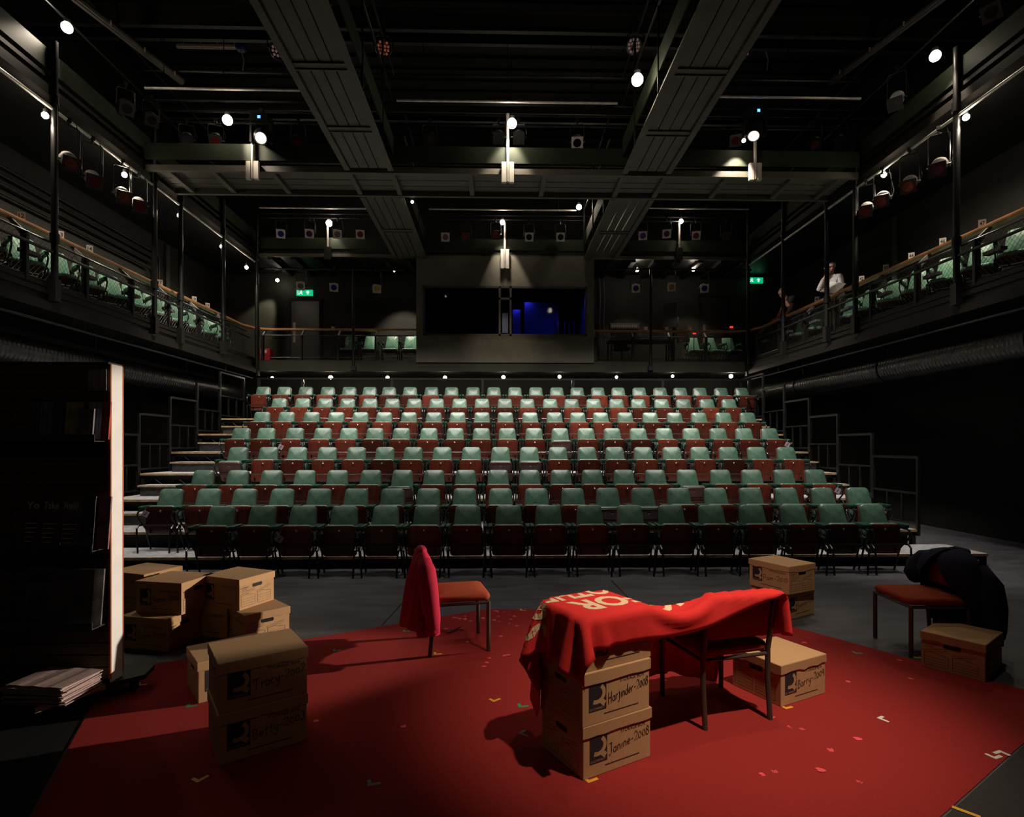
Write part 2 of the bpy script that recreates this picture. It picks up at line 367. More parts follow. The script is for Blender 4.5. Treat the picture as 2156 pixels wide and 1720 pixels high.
# side wall conduits / pilasters
for nm, X, sx, py in (('left', WL, 1, 14.3), ('right', WR, -1, 12.15)):
    b = MB(); b.box(*sorted((X, X+.06*sx)), py, py+.16, FB, UG); struct('pilaster_'+nm, b, mat('grey_pilaster_'+nm, (.022, .022, .019), .5), 'grey steel strip up the %s balcony wall' % nm, 'pilaster')
for k in range(4):
    b = MB(); z = 6.35-k*.16
    b.tube([(WL+.05+.02*k, -1, z), (WL+.05+.02*k, 13.9-.12*k, z), (WL+.05+.02*k, 14.0-.12*k, z-.1), (WL+.05+.02*k, 14.0-.12*k, FB)], .028, 8)
    tag(b.build('cable_tray', mat('dark_conduit_%d' % k, (.012, .012, .010), .5, spec=.3)), 'dark conduit run turning down the left balcony wall, %s from the top' % ORD[k], 'conduit', 'wall conduits')
# ------------------------------------------------------------------ catwalks
def catwalk_long(pxa, pxb, y0, y1, label):
    Yc = 10.5; x0 = onY(pxa, 370, Yc).x; x1 = onY(pxb, 370, Yc).x; fl = .1
    t = thing('lighting_catwalk', label, 'catwalk', ((x0+x1)/2, 0, UG)); w = (x1-x0)/2
    n = 4
    for k in range(n):
        xa = -w + 2*w*k/n
        MB().box(xa+.008, xa+2*w/n-.008, y0, y1, .03, .07).build('board', M['catwalk'], t, bevel=.004)
    for s in (-1, 1):
        bb = MB(); bb.box(*sorted((s*w, s*(w+fl))), y0, y1, -.02, .0); bb.box(*sorted((s*(w+.0), s*(w+.015))), y0, y1, -.0, .2); bb.build('side_channel', M['catwalk'], t)
        MB().box(*sorted((s*(w+fl-.02), s*(w+fl))), y0, y1, .3, .62).build('toe_board', TOEm, t)
        for z in (1.25, 1.75): MB().tube([(s*(w+fl), y0, z), (s*(w+fl), y1, z)], .02, 6).build('guard_rail', M['steel_dark'], t)
        for y in (5, 6.5, 8, 9.4, 12.2, 13.6, 15):
            if y0 < y < y1: MB().tube([(s*(w+fl), y, 0), (s*(w+fl), y, 1.75)], .02, 6).build('post', M['steel_dark'], t)
    for y in (6.0, 7.55, 9.05, 13.3):
        if y0 < y < y1:
            bb = MB(); bb.box(-w, w, y-.05, y+.05, .005, .028); bb.box(-w, w, y+.05, y+.07, -.015, .028); bb.build('cross_bearer', M['catwalk'], t)
    return x0, x1
LX = catwalk_long(741, 820, 4.6, 10.36, 'overhead catwalk of grey boards left of centre, from the stage to the crossing')
RX = catwalk_long(1318, 1397, 4.6, 10.36, 'overhead catwalk of grey boards right of centre, from the stage to the crossing')
catwalk_long(741, 820, 11.48, YB-.1, 'overhead catwalk of grey boards left of centre, from the crossing to the rear')
catwalk_long(1318, 1397, 11.48, YB-.1, 'overhead catwalk of grey boards right of centre, from the crossing to the rear')
Y1, Y2 = 10.45, 11.4
t = thing('lighting_catwalk', 'overhead catwalk crossing the hall from side to side', 'catwalk', (0, (Y1+Y2)/2, UG))
n = 4; hw = (Y2-Y1)/2
for k in range(n):
    MB().box(XL+.1, XR-.1, -hw+2*hw*k/n+.008, -hw+2*hw*(k+1)/n-.008, .075, .11).build('board', M['catwalk'], t, bevel=.004)
for s in (-1, 1):
    bb = MB(); bb.box(XL+.1, XR-.1, s*hw-.035, s*hw+.035, -.03, .075); bb.build('side_channel', M['catwalk'], t)
MB().box(XL+.1, XR-.1, -hw-.06, -hw-.04, .16, .46).build('toe_board', TOEm, t)
MB().box(XL+.1, XR-.1, hw+.04, hw+.06, .16, .46).build('toe_board', TOEm, t)
for x in [onY(px, 390, 10.9).x for px in (378, 470, 590, 992, 1143, 1515, 1650, 1745)] + [LX[0]-.05, LX[1]+.05, RX[0]-.05, RX[1]+.05]:
    MB().box(x-.045, x+.045, -hw, hw, -.015, .072).build('bearer', M['catwalk'], t)
for z in (1.25, 1.78):
    MB().tube([(XL+.1, -hw-.05, z), (XR-.1, -hw-.05, z)], .022, 6).build('guard_rail', M['steel_dark'], t)
# brackets with bright junction posts on the catwalks
def jpost(px, py0, py1, Y, label, boxes=True, top=235):
    p = onY(px, py1, Y); z1 = onY(px, py0, Y).z - p.z; zt = onY(px, top, Y).z - p.z
    t = thing('rail_post', label, 'post', (p.x, Y, p.z))
    MB().tube([(0, 0, .02), (0, 0, zt)], .03, 10).build('tube', M['steel'], t)
    if boxes:
        MB().box(-.115, -.03, -.03, .04, 0, z1).build('side_plate', mat('pale_plate', (.42, .4, .36), .5), t, bevel=.004)
        MB().box(.03, .115, -.03, .04, 0, z1).build('side_plate', mat('pale_plate', (.42, .4, .36), .5), t, bevel=.004)
    else:
        MB().box(-.09, .09, -.03, .05, 0, z1).build('side_plate', M['steel_dark'], t, bevel=.004)
jpost(532, 340, 378, 10.34, 'steel post with pale plates on crossing catwalk, at its left third', top=250)
jpost(1069, 342, 385, 10.34, 'steel post with pale plates on crossing catwalk, at its centre', top=240)
jpost(1590, 344, 380, 10.34, 'steel post with pale plates on crossing catwalk, at its right third', top=280)
jpost(690, 520, 547, YB-.1, 'steel post on the rear gallery edge, left of the booth', False, 470)
jpost(1063, 525, 566, YB-.1, 'steel post with pale plates above the booth window', True, 470)
jpost(1430, 522, 548, YB-.1, 'steel post on the rear gallery edge, right of the booth', False, 470)
# tall poles at the balcony fronts
def pole(px, py0, py1, X, r, label):
    p = onX(px, 700, X); z0 = onX(px, py1, X).z; z1 = onX(px, py0, X).z
    t = thing('steel_pole', label, 'pole', (p.x, p.y, z0))
    MB().tube([(0, 0, 0), (0, 0, z1-z0)], r, 12).build('tube', M['steel_dark'], t)
    for zz in (RT-z0-.25, UG-z0-.1): MB().tube([(0, 0, zz), (0, 0, zz+.14)], r+.018, 12).build('coupler', M['steel_dark'], t)
    MB().box(-.055, .055, -.055, .055, -.02, .3).build('base_bracket', mat('brown_steel', (.010, .008, .006), .5, spec=.3), t)
for k, (px, a, bq) in enumerate(((115, 88, 632), (325, 245, 700), (380, 400, 722), (470, 420, 745))):
    pole(px, a, bq, XL+.07, .045, 'tall dark steel pole at the left balcony edge, %s from the stage' % ORD[k])
for k, (px, a, bq) in enumerate(((2014, 100, 640), (1801, 260, 700), (1741, 380, 718), (1649, 420, 745))):
    pole(px, a, bq, XR-.07, .045, 'tall dark steel pole at the right balcony edge, %s from the stage' % ORD[k])
pole(541, 440, 790, XL+.03, .05, 'tall dark steel pole at the corner of left and rear balconies')
pole(1575, 440, 790, XR-.03, .05, 'tall dark steel pole at the corner of right and rear balconies')
for px, lab in ((744, 'slim dark pole in front of the rear balcony, left of the booth'), (1370, 'slim dark pole in front of the rear balcony, right of the booth')):
    p = onY(px, 780, YB-.1); z1 = onY(px, 566, YB-.1).z
    t = thing('steel_pole', lab, 'pole', p); MB().tube([(0, 0, 0), (0, 0, z1-p.z)], .035, 10).build('tube', M['steel_dark'], t); MB().box(-.07, .07, -.04, .06, 0, .12).build('base_bracket', M['steel_dark'], t)
# ducts
def duct(sx, label):
    X = 7.42*sx; r = .235; b = MB(); rings = []; seg = 44; y = 3.0
    while y < 16.9:
        for dy, rr in ((0, r), (.045, r), (.053, r+.004), (.062, r+.004), (.07, r)):
            rings.append([Vector((X+rr*math.cos(2*PI*k/seg), y+dy, 3.11+rr*math.sin(2*PI*k/seg))) for k in range(seg)])
        y += .078
    b.loft(rings)
    t = thing('air_duct', label, 'duct', (0, 0, 0))
    b.build('duct_tube', M['duct'], t, ang=60)
    for y in (4.5, 7.5, 10.5, 13.5): MB().tube([(X+(r+.012)*math.cos(a), y, 3.11+(r+.012)*math.sin(a)) for a in [2*PI*i/24 for i in range(25)]], .012, 6).tube([(X, y, 3.34), (X, y, FB-.27)], .008, 6).build('hanger', M['steel_dark'], t)
duct(-1, 'fat black spiral air duct under the left balcony'); duct(1, 'fat black spiral air duct under the right balcony')
# ------------------------------------------------------------------ balcony railings
def wire_net(L, hgt, p=.075, r=.0022):
    b = MB(); n = int(L/p); rows = int(hgt/p)
    def strip(pts): b.tube(pts, r, 3, cap=False)
    for k in range(-rows, n+1):
        for s in (1, -1):
            pts = []
            for i in range(rows+1):
                x = (k + (i if s > 0 else rows-i))*p
                if -1e-6 <= x <= L+1e-6: pts.append((x, (.004 if i % 2 else -.004), i*p*hgt/(rows*p)))
            if len(pts) > 1: strip(pts)
    return b
NETS = {}
def rail_panel(L, label, group, loc, rz, mid, mpath=True):
    """panel along local +x, hall side is -y"""
    t = thing('balcony_railing', label, 'railing', loc, rz, group)
    ph = .66
    MB().box(-.028, .028, -.03, .06, 0, ph).build('post', M['steel_dark'], t, bevel=.004)
    MB().tube([(0, 0, ph), (L, 0, ph)], .016, 6).build('top_rail', M['steel_dark'], t)
    MB().tube([(0, 0, .06), (L, 0, .06)], .012, 6).build('bottom_rail', M['steel_dark'], t)
    if mid:
        MB().tube([(0, -.07, .50), (L, -.07, .50)], .024, 8).build('mid_rail', M['steel_dark'], t)
    key = round(L, 2)
    if key not in NETS: NETS[key] = wire_net(L-.04, ph-.08).build('wire_mesh', M['wire'], t); o = NETS[key]
    else: o = NETS[key].copy(); COL.objects.link(o); o.parent = t
    o.location = (.02, 0, .07)
    bb = MB(); bb.add([(-.02, .0, ph), (.02, .0, ph), (.02, .19, .845), (-.02, .19, .845), (-.02, .06, ph-.05), (.02, .06, ph-.05), (.02, .25, .845), (-.02, .25, .845)], [(0,1,2,3),(4,7,6,5),(0,3,7,4),(1,5,6,2),(3,2,6,7),(0,4,5,1)])
    bb.build('bracket', mat('grey_bracket_'+str(len(bpy.data.materials)), (.19, .17, .17), .45), t)
    if mid: MB().box(.05, .34, .06, .16, .40, .45).build('ledge', mat('mauve_grey_ledge_'+str(len(bpy.data.materials)), (.10, .085, .09), .6), t)
    return t
posts = [5.66, 6.8, 7.94, 9.08, 10.2, 11.3, 12.45, 13.6, 14.75]
for k in range(len(posts)-1):
    L = posts[k+1]-posts[k]
    rail_panel(L, 'wire mesh railing panel of the left balcony, %s from the stage end' % ORD[k], 'left balcony railing', (XL, posts[k], FB), PI/2, True)
    o = rail_panel(L, 'wire mesh railing panel of the right balcony, %s from the stage end' % ORD[k], 'right balcony railing', (XR, posts[k+1], FB), -PI/2, True)
for pxs, side in (((553, 634, 712, 791, 872), 'left'), ((1253, 1333, 1410, 1487, 1566), 'right')):
    xs = [onY(p, 700, YB).x for p in pxs]
    for k in range(4):
        rail_panel(xs[k+1]-xs[k], 'wire mesh railing panel of the rear balcony %s of the booth, %s from the left' % (side, ORD[k]), 'rear balcony railing', (xs[k], YB, FB), 0, False)
def handrail(pts, label, n=1):
    rings = []; 
    P = [Vector(p) for p in pts]
    t = MB()
    for i, p in enumerate(P):
        a = P[max(i-1, 0)]; c = P[min(i+1, len(P)-1)]; d = (c-a).normalized(); x = Vector((d.y, -d.x, 0)).normalized()
        o = [(-.05, 0), (.05, 0), (.055, -.02), (.05, -.055), (-.05, -.055), (-.055, -.02)]
        rings.append([p + x*u + Vector((0, 0, w)) for u, w in o])
    t.loft(rings); return tag(t.build('handrail', M['wood_rail'], ang=25), label, 'handrail')
sb = .22
handrail([(XL-sb, 4.5+k*1.1, RT) for k in range(10)] + [(XL-sb, YB-.4, RT), (XL-.02, YB+.12, RT), (XL+.35, YB+sb, RT)], 'long oiled timber handrail of the left balcony')
handrail([(XR+sb, 4.5+k*1.1, RT) for k in range(10)] + [(XR+sb, YB-.4, RT), (XR+.02, YB+.12, RT), (XR-.35, YB+sb, RT)], 'long oiled timber handrail of the right balcony')
handrail([(XL+.36, YB+sb, RT), (-4, YB+sb, RT), (bx0-.02, YB+sb, RT)], 'oiled timber handrail of the rear balcony left of the booth')
handrail([(bx1+.02, YB+sb, RT), (4, YB+sb, RT), (XR-.36, YB+sb, RT)], 'oiled timber handrail of the rear balcony right of the booth')
# number cards on the handrails
def card(px, py, num, left, i):
    X = XL-sb if left else XR+sb; p = onX(px, py, X); p.z = RT
    t = thing('number_card', 'white seat number card on the %s balcony handrail, %s from the stage' % ('left' if left else 'right', ORD[i]), 'number card', p, 0)
    b = MB(); b.box(-.045, .045, 0, .004, 0, .115); b.build('card', M['plate'], t)
    q = MB(); put_text(q, num, .085, Matrix.Translation((0, -.001, .03)) @ Matrix.Rotation(PI/2, 4, 'X'), .02, .06, True); q.build('number', M['ink'], t)
    t.rotation_euler = (0, 0, R(32 if left else -32))
NC = 0
for a in ((45, 440, '12'), (127, 481, '13'), (189, 512, '14'), (337, 584, '17'), (409, 622, '18'), (437, 634, '19')): card(*a, True, NC); NC += 1
NC = 0
for a in ((2068, 450, '47'), (1985, 486, '46'), (1919, 519, '44'), (1865, 545, '43'), (1814, 573, '42'), (1720, 617, '40')): card(*a, False, NC); NC += 1
for k, (px, num) in enumerate(((701, '25'), (1360, '30'), (1404, '31'), (1453, '32'))):
    p = onY(px, 690, YB+sb); p.z = RT
    t = thing('number_card', 'small white number card on the rear handrail, %s from the left' % ORD[k], 'number card', p)
    MB().box(-.045, .045, 0, .004, 0, .06 if k == 0 else .1).build('card', M['plate'], t)
# exit signs, fire box
def exit_sign(p, rz, label):
    t = thing('exit_sign', label, 'exit sign', p, rz)
    MB().box(-.24, .24, 0, .05, 0, .17).build('sign_box', mat('exit_green_'+str(len(bpy.data.materials)), (.0, .3, .14), .4, emit=(0, .55, .22), estr=.9), t)
    w = MB(); mt = Matrix.Translation((0, -.002, 0)) @ Matrix.Rotation(PI/2, 4, 'X')
    w.add([mt @ Vector((x, y, 0)) for x, y in ((.08, .03), (.12, .03), (.12, .09), (.16, .09), (.10, .15), (.04, .09), (.08, .09))], [(0,1,2,6),(3,4,5),(2,3,5,6)])
    ribbon(w, [(-.17, .03), (-.13, .06), (-.10, .085), (-.10, .115)], .022, mt); ribbon(w, [(-.11, .085), (-.08, .06), (-.06, .03)], .02, mt); ribbon(w, [(-.15, .10), (-.11, .11), (-.06, .095)], .016, mt)
    w.add([mt @ Vector((-.095+.017*math.cos(a), .14+.017*math.sin(a), 0)) for a in [2*PI*i/10 for i in range(10)]], [tuple(range(10))])
    w.add([mt @ Vector((x, y, 0)) for x, y in ((-.20, .025), (-.185, .025), (-.185, .15), (-.20, .15))], [(0,1,2,3)])
    w.build('running_man_arrow', mat('exit_white_'+str(len(bpy.data.materials)), (.7, .8, .75), .5, emit=(.8, 1, .9), estr=1.0), t)
exit_sign(onY(641, 622, YW-.06), 0, 'glowing green exit sign above the left door')
p = onY(1590, 596, YW-.3); exit_sign(p, 0, 'glowing green running man exit sign with arrow, right rear corner')
t = thing('fire_point', 'red fire point box with white notice on left rear balcony', 'fire box', Vector((onY(558, 757, YW-.25).x, YW-.25, FB)))
MB().box(-.14, .14, 0, .24, 0, .54).build('box', M['red'], t, bevel=.01); MB().box(-.12, .05, -.004, 0, .40, .50).build('notice', M['plate'], t)
b = MB(); ribbon(b, [(-.1, .27), (-.02, .36), (.02, .33)], .03, Matrix.Translation((0, -.004, 0)) @ Matrix.Rotation(PI/2, 4, 'X')); b.build('symbol', M['ink'], t)
# ------------------------------------------------------------------ seating rostra
DY = [7.55, 8.28, 9.32, 10.28, 11.24, 12.24, 13.24, 14.5]      # deck fronts A..G, rear
DZ = [.165, .39, .765, 1.145, 1.525, 1.905, 2.285]
DXL, DXR = -6.47, 6.28
def deck(k):
    y0, y1, z = DY[k], DY[k+1], DZ[k]
    xl, xr = (-6.75, 6.72) if k == 0 else (DXL, DXR)
    zb = 0 if k == 0 else (0 if k == 1 else DZ[k-1])
    t = thing('seating_rostrum', 'wide black framed seating platform with pale worn edge, %s tier from the stage' % ORD[k], 'platform', (0, y0, 0), 0, 'seating tiers')
    b = MB(); b.box(xl, xr, .0, y1-y0-.002, z-.02, z); b.cur = 1; b.box(xl, xr, -.012, .0, z-.035, z+.001); b.box(xl, xl+.03, 0, y1-y0, z-.03, z+.001); b.box(xr-.03, xr, 0, y1-y0, z-.03, z+.001)
    b.build('deck', [M['deck_top'], M['deck_edge']], t, smooth=False)
    f = MB(); zt = z-.04; h = zt-zb
    f.box(xl, xr, .012, .04, zt-.05, zt-.002); f.box(xl, xr, .012, .04, zb, zb+.02)
    n = 30
    for i in range(n):
        xa = xl+(xr-xl)*i/n; xm = xl+(xr-xl)*(i+.5)/n; xb = xl+(xr-xl)*(i+1)/n
        zl = max(zb+.02, zt-.2)
        f.tube([(xa, .026, zl), (xm, .026, zt-.04)], .006, 5).tube([(xm, .026, zt-.04), (xb, .026, zl)], .006, 5)
    f.build('truss_frame', M['black'], t)
    lg = [xl+.03, xr-.03, -2.2, 2.2]
    for x in lg:
        MB().box(x-.03, x+.03, .012, .07, 0, zt).build('leg', M['black'], t)
    s = MB(); s.box(xl+.05, xr-.05, .3 if k == 0 else .12, .32 if k == 0 else .14, zb, zt-.0); s.build('riser_panel', M['black'], t)
for k in range(7): deck(k)
for side, x0, x1 in (('left', -6.3, -5.28), ('right', 5.42, 6.30)):
    for k in range(2, 7):
        z = (DZ[k]+DZ[k-1])/2; yb = DY[k]-.005; yf_ = yb-.34
        t = thing('step_box', 'black half step box with pale tread in the %s aisle, %s from the stage' % (side, ORD[k-2]), 'step', ((x0+x1)/2, yb, DZ[k-1]), 0, 'half steps of the %s aisle' % side)
        w = (x1-x0)/2; h = z-DZ[k-1]
        MB().box(-w+.03, w-.03, -.32, -.01, 0, h-.02).build('box', mat('scuffed_black_%s%d' % (side, k), (.03, .03, .028), .55, var=.5, scale=18), t)
        b = MB(); b.box(-w, w, -.34, 0, h-.02, h); b.cur = 1; b.box(-w, w, -.352, -.34, h-.03, h+.001); b.build('tread', [M['deck_top'], M['deck_edge']], t, smooth=False)
def guard(x, k, side):
    y0, y1, z = DY[k]+.02, DY[k+1]-.02, DZ[k]; L = y1-y0
    t = thing('guard_rail', 'black tubular guard rail panel on the %s platform edge, %s from the stage' % (side, ORD[k-1]), 'guard rail', (x, y0, z), 0, '%s platform guard rails' % side)
    g = M['steel_dark']
    MB().box(-.022, .022, -.022, .022, -.35 if k > 1 else -.1, 1.1).build('post', g, t, bevel=.004); MB().box(-.022, .022, L-.022, L+.022, -.1, 1.1).build('post', g, t, bevel=.004)
    MB().box(-.02, .02, 0, L, 1.06, 1.1).build('top_rail', g, t); MB().box(-.02, .02, 0, L, .52, .55).build('mid_rail', g, t); MB().box(-.02, .02, 0, L, .06, .09).build('bottom_rail', g, t)
    for q in (.33, .66): MB().box(-.015, .015, L*q-.015, L*q+.015, .09, .52).build('baluster', g, t)
for k in range(1, 7): guard(DXL-.04, k, 'left'); guard(DXR+.04, k, 'right')
# rail behind the last row
t = thing('back_rail', 'long steel rail on posts behind the last row of seats', 'rail', (0, 14.62, DZ[6]))
zt = onY(1060, 797, 14.62).z - DZ[6]
xl, xr = onY(542, 797, 14.62).x, onY(1580, 797, 14.62).x
MB().box(xl, xr, -.02, .02, zt-.04, zt).build('top_rail', M['steel_dark'], t)
MB().box(xl, xr, -.015, .015, .5, .53).build('mid_rail', M['steel_dark'], t)
for px in (545, 637, 825, 1016, 1206, 1395, 1577):
    x = onY(px, 797, 14.62).x; MB().box(x-.03, x+.03, -.03, .03, -.1, zt-.04).box(x+.03, x+.05, -.01, .01, zt-.16, zt-.1).build('post', M['steel_dark'], t)
# ------------------------------------------------------------------ theatre chair
def theatre_chair(label, tilt, group, VN='vinyl'):
    t = thing('theatre_chair', label, 'theatre seat', (0, 0, 0), 0, group)
    # backrest: leans from (y -.13, z .42) to (y 0, z .84)
    v = Vector((0, .13, .42)).normalized(); u = Vector((1, 0, 0)); w = u.cross(v)   # w points to -y,+z
    if w.y > 0: w = -w
    mt = Matrix((u, v, w)).transposed().to_4x4(); mt.translation = Vector((0, -.11, .42))
    MB().pad(rrect(.385, .445, .055, 5, .325), .055, .018, .032, mt).build('backrest', M[VN], t, ang=50)
    mt2 = mt.copy(); mt2.translation = mt2.translation - w*.014
    MB().pad(rrect(.39, .45, .055, 5, .33), .014, .004, 0, mt2).build('back_board', M['ply'], t)
    # tip-up seat: pivot on the bar at y -.24, z .36
    piv = Vector((0, -.25, .37)); rot = Matrix.Rotation(tilt, 4, 'X')
    def S(mtx): return Matrix.Translation(piv) @ rot @ mtx
    base = Matrix(((1,0,0,0),(0,0,-1,-.02),(0,1,0,-.13),(0,0,0,1)))     # u->x, v->z, w->-y
    sb_ = MB(); sb_.pad(rrect(.435, .39, .045, 4, .405), .014, .005, 0, S(base)).build('seat_board', M['ply'], t)
    board = t.children[-1]
    kb = MB(); kb.lathe([(.002, 0), (.016, 0), (.017, .008), (.009, .016), (.002, .017)], 10, S(base) @ Matrix.Translation((0, .325, .014))); kb.build('knob', M['knob'], board)
    st = MB()
    for x in (-.12, -.06, .06, .12): st.lathe([(.001, 0), (.004, 0), (.003, .003), (.001, .003)], 6, S(base) @ Matrix.Translation((x, .375, .0135)))
    for x in (-.15, .15): st.loft([[S(base) @ Vector((x+.014*math.cos(a), .05+.035*math.sin(a), q)) for a in [2*PI*i/10 for i in range(10)]] for q in (.013, .022)])
    st.build('hinge_plate', M['tube'], board)
    bq = base @ Matrix.Translation((0, 0, 0)) @ Matrix.Rotation(PI, 4, 'Y')
    MB().pad(rrect(.42, .40, .05, 4, .39), .06, .02, .015, S(bq)).build('seat_cushion', M[VN], t, ang=50)
    for s in (-1, 1):
        x = s*.238
        am = Matrix(((1,0,0,x),(0,1,0,-.385),(0,0,1,.585),(0,0,0,1)))
        MB().pad(rrect(.054, .27, .020, 4), .05, .014, .004, am).build('armrest', M['arm_vinyl'], t)
        MB().tube([(x, -.12, .57), (x, -.37, .575), (x, -.41, .56), (x, -.43, .52), (x, -.415, .47), (x, -.24, .31), (x, -.13, .0)], .0125, 8).build('leg', M['tube'], t)
        MB().tube([(x, -.22, .33), (x, -.30, .372), (x, -.40, .375), (x*.99, -.445, .34), (x*.96, -.455, .28), (x*.90, -.455, .0)], .0125, 8).build('leg', M['tube'], t)
    fr = MB(); fr.tube([(-.238, -.33, .372), (.238, -.33, .372)], .011, 6); fr.tube([(-.238, -.17, .29), (.238, -.17, .29)], .011, 6)
    for s in (-1, 1): fr.tube([(s*.12, -.045, .70), (s*.12, -.15, .36), (s*.12, -.17, .29)], .011, 6).tube([(s*.238, -.13, .57), (s*.238, -.10, .50), (s*.12, -.09, .5)], .01, 6)
    fr.build('frame', M['tube'], t)
    return t
ROWS = [
 [471,556,641,728,814,900,985,1071,1154,1240,1325,1411,1494,1579,1665,1748,1832],
 [365,443,519,597,674,752,828,903,979,1054,1129,1205,1279,1353,1427,1504,1578,1652,1727,1803],
 [431,504,575,645,713,783,848,915,981,1049,1115,1180,1246,1312,1378,1446,1514,1580,1648,1713],
 [502,567,628,691,752,812,871,932,993,1054,1114,1174,1235,1293,1353,1413,1471,1531,1591,1652],
 [510,563,623,681,736,791,846,904,959,1014,1068,1124,1179,1233,1288,1343,1397,1454,1510,1564,1618],
 [553,605,658,709,760,810,862,914,964,1015,1064,1116,1167,1216,1264,1315,1368,1419,1470,1522,1572],
 [590,639,686,733,780,827,873,920,968,1015,1063,1110,1158,1203,1249,1297,1343,1392,1438,1487,1533],
 [556,600,645,691,736,779,820,864,909,951,996,1040,1084,1128,1172,1215,1258,1301,1345,1389,1431,1472,1517,1560]]
RY = [7.47, 8.30, 9.32, 10.36, 11.33, 12.33, 13.33, 14.38]
RZ = [0] + DZ
RTOP = [1068, 1026, 992, 943.5, 904, 870, 841, 816.5]
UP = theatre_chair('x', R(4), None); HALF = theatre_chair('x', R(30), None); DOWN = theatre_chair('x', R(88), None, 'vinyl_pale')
half = {(1, 12), (1, 13), (2, 6), (2, 15), (3, 0), (3, 9), (4, 12), (3, 10)}
first = {}
def put_chair(proto, loc, rz, label, group):
    if proto.name not in first:
        first[proto.name] = 1; proto.location = loc; proto.rotation_euler = (0, 0, rz); tag(proto, label, None, group); return proto
    return dup(proto, loc, rz, label, group)
rowname = ['front row on the stage floor', 'second row', 'third row', 'fourth row', 'fifth row', 'sixth row', 'seventh row', 'last row at the top']
for r, xs in enumerate(ROWS):
    for i, px in enumerate(xs):
        p = onY(px, 900, RY[r]); pr = HALF if (r, i) in half else UP
        z = RZ[r] - (0 if r else .0)
        jit = random.uniform(-.012, .012)
        put_chair(pr, (p.x, RY[r] + jit + (.03 if pr is HALF else 0), z), random.uniform(-.015, .015),
                  'green %s theatre seat in the %s, %s from the left' % ('half lowered' if pr is HALF else 'tipped-up', rowname[r], ORD[i]), '%s of theatre seats' % rowname[r].split(' on')[0].split(' at')[0])
# seat tags hanging from a few arm frames
for k, (px, py, Y, lab) in enumerate(((306, 1082, 7.93, 'leftmost seat of the second row'), (588, 1135, 6.98, 'second seat of the front row'), (1856, 1072, 7.92, 'rightmost seat of the second row'), (1764, 1033, 8.9, 'rightmost seat of the third row'), (1658, 936, 10.0, 'rightmost seat of the fourth row'), (591, 941, 10.0, 'second seat of the fourth row'))):
    p = onY(px, py, Y)
    t = thing('paper_tag', 'small lilac paper tag hanging from the %s' % lab, 'tag', p, 0)
    b = MB(); b.loft([[Vector((.06*math.cos(a+.3), .0+q, .06*math.sin(a+.3))) for a in (0, PI/2, PI, 1.5*PI)] for q in (0, .002)]); b.build('card', M['tag'], t)
    s = MB(); ribbon(s, [(-.02, -.02), (.02, .02)], .014, Matrix.Translation((0, -.001, 0)) @ Matrix.Rotation(PI/2, 4, 'X')); s.build('printed_mark', mat('tag_mark_%d' % k, (.1, .05, .12), .6), t)
    MB().tube([(0, .001, .05), (.01, .004, .09)], .002, 4).build('string', M['plate'], t)
# balcony chairs (fixed seats folded down, facing the stage at an angle)
PX1, PX2 = onX(1684, 700, XR+.72), onX(1752, 640, XR+.62); PY1, PY2 = PX1.y, PX2.y
for side, sx, X, n, ys in (('left', 1, XL-.62, 12, 7.1), ('right', -1, XR+.62, 11, 7.0)):
    for k in range(n):
        y = ys + k*.64
        if side == 'right' and any(abs(y+.2-q) < .33 for q in (PY1, PY2)): continue
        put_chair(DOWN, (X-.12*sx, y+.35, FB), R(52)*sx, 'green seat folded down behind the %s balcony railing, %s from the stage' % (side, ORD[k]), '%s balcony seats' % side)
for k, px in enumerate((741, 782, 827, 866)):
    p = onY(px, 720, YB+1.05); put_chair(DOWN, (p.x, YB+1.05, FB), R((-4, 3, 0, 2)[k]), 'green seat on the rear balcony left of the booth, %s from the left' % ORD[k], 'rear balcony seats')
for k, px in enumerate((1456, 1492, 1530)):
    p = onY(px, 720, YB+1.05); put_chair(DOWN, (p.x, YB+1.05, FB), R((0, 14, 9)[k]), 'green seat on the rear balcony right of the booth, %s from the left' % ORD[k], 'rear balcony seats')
# ------------------------------------------------------------------ carpet and floor marks
RUG = [(-2.83, 4.15), (-1.05, 5.13), (-.14, 5.63), (2.28, 5.63), (3.66, 3.5), (2.69, 2.9), (2.04, 2.49), (.9, 1.78), (-1.66, 1.7), (-2.05, 2.49)]
b = MB(); n = len(RUG); b.loft([[Vector((x, y, z)) for x, y in RUG] for z in (.0005, .006)])
tag(b.build('carpet', M['carpet'], smooth=False), 'large red many-sided carpet on the dark stage floor', 'carpet')
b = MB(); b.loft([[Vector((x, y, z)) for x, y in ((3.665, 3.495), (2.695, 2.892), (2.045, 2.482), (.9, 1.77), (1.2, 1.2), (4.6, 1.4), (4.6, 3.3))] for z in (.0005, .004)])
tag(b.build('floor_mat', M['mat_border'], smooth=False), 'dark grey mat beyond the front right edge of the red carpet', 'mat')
b = MB(); b.loft([[Vector((x, y, z)) for x, y in ((-2.84, 4.14), (-4.6, 4.5), (-4.6, .8), (-1.2, .8), (-1.67, 1.69), (-2.06, 2.485))] for z in (.0002, .0009)])  # black sheet added to keep this part of the floor dark
tag(b.build('black_floor_area', mat('black_floor_area', (.010, .010, .010), .8, spec=.2), smooth=False), 'black floor area added left of the red carpet, under the display stand', 'floor cloth')
def seam(k, pa, pb, lab):
    a, c = onZ(*pa, 0), onZ(*pb, 0); b = MB(); ribbon(b, [(a.x, a.y), (c.x, c.y)], .012, Matrix.Translation((0, 0, .0012)))
    struct('trim_seam_%d' % k, b, M['black'], lab, 'floor seam')
seam(1, (797, 1325), (880, 1233), 'thin dark seam in the floor left of the jacket chair'); seam(2, (1326, 1262), (1287, 1222), 'thin dark seam in the floor behind the red banner')
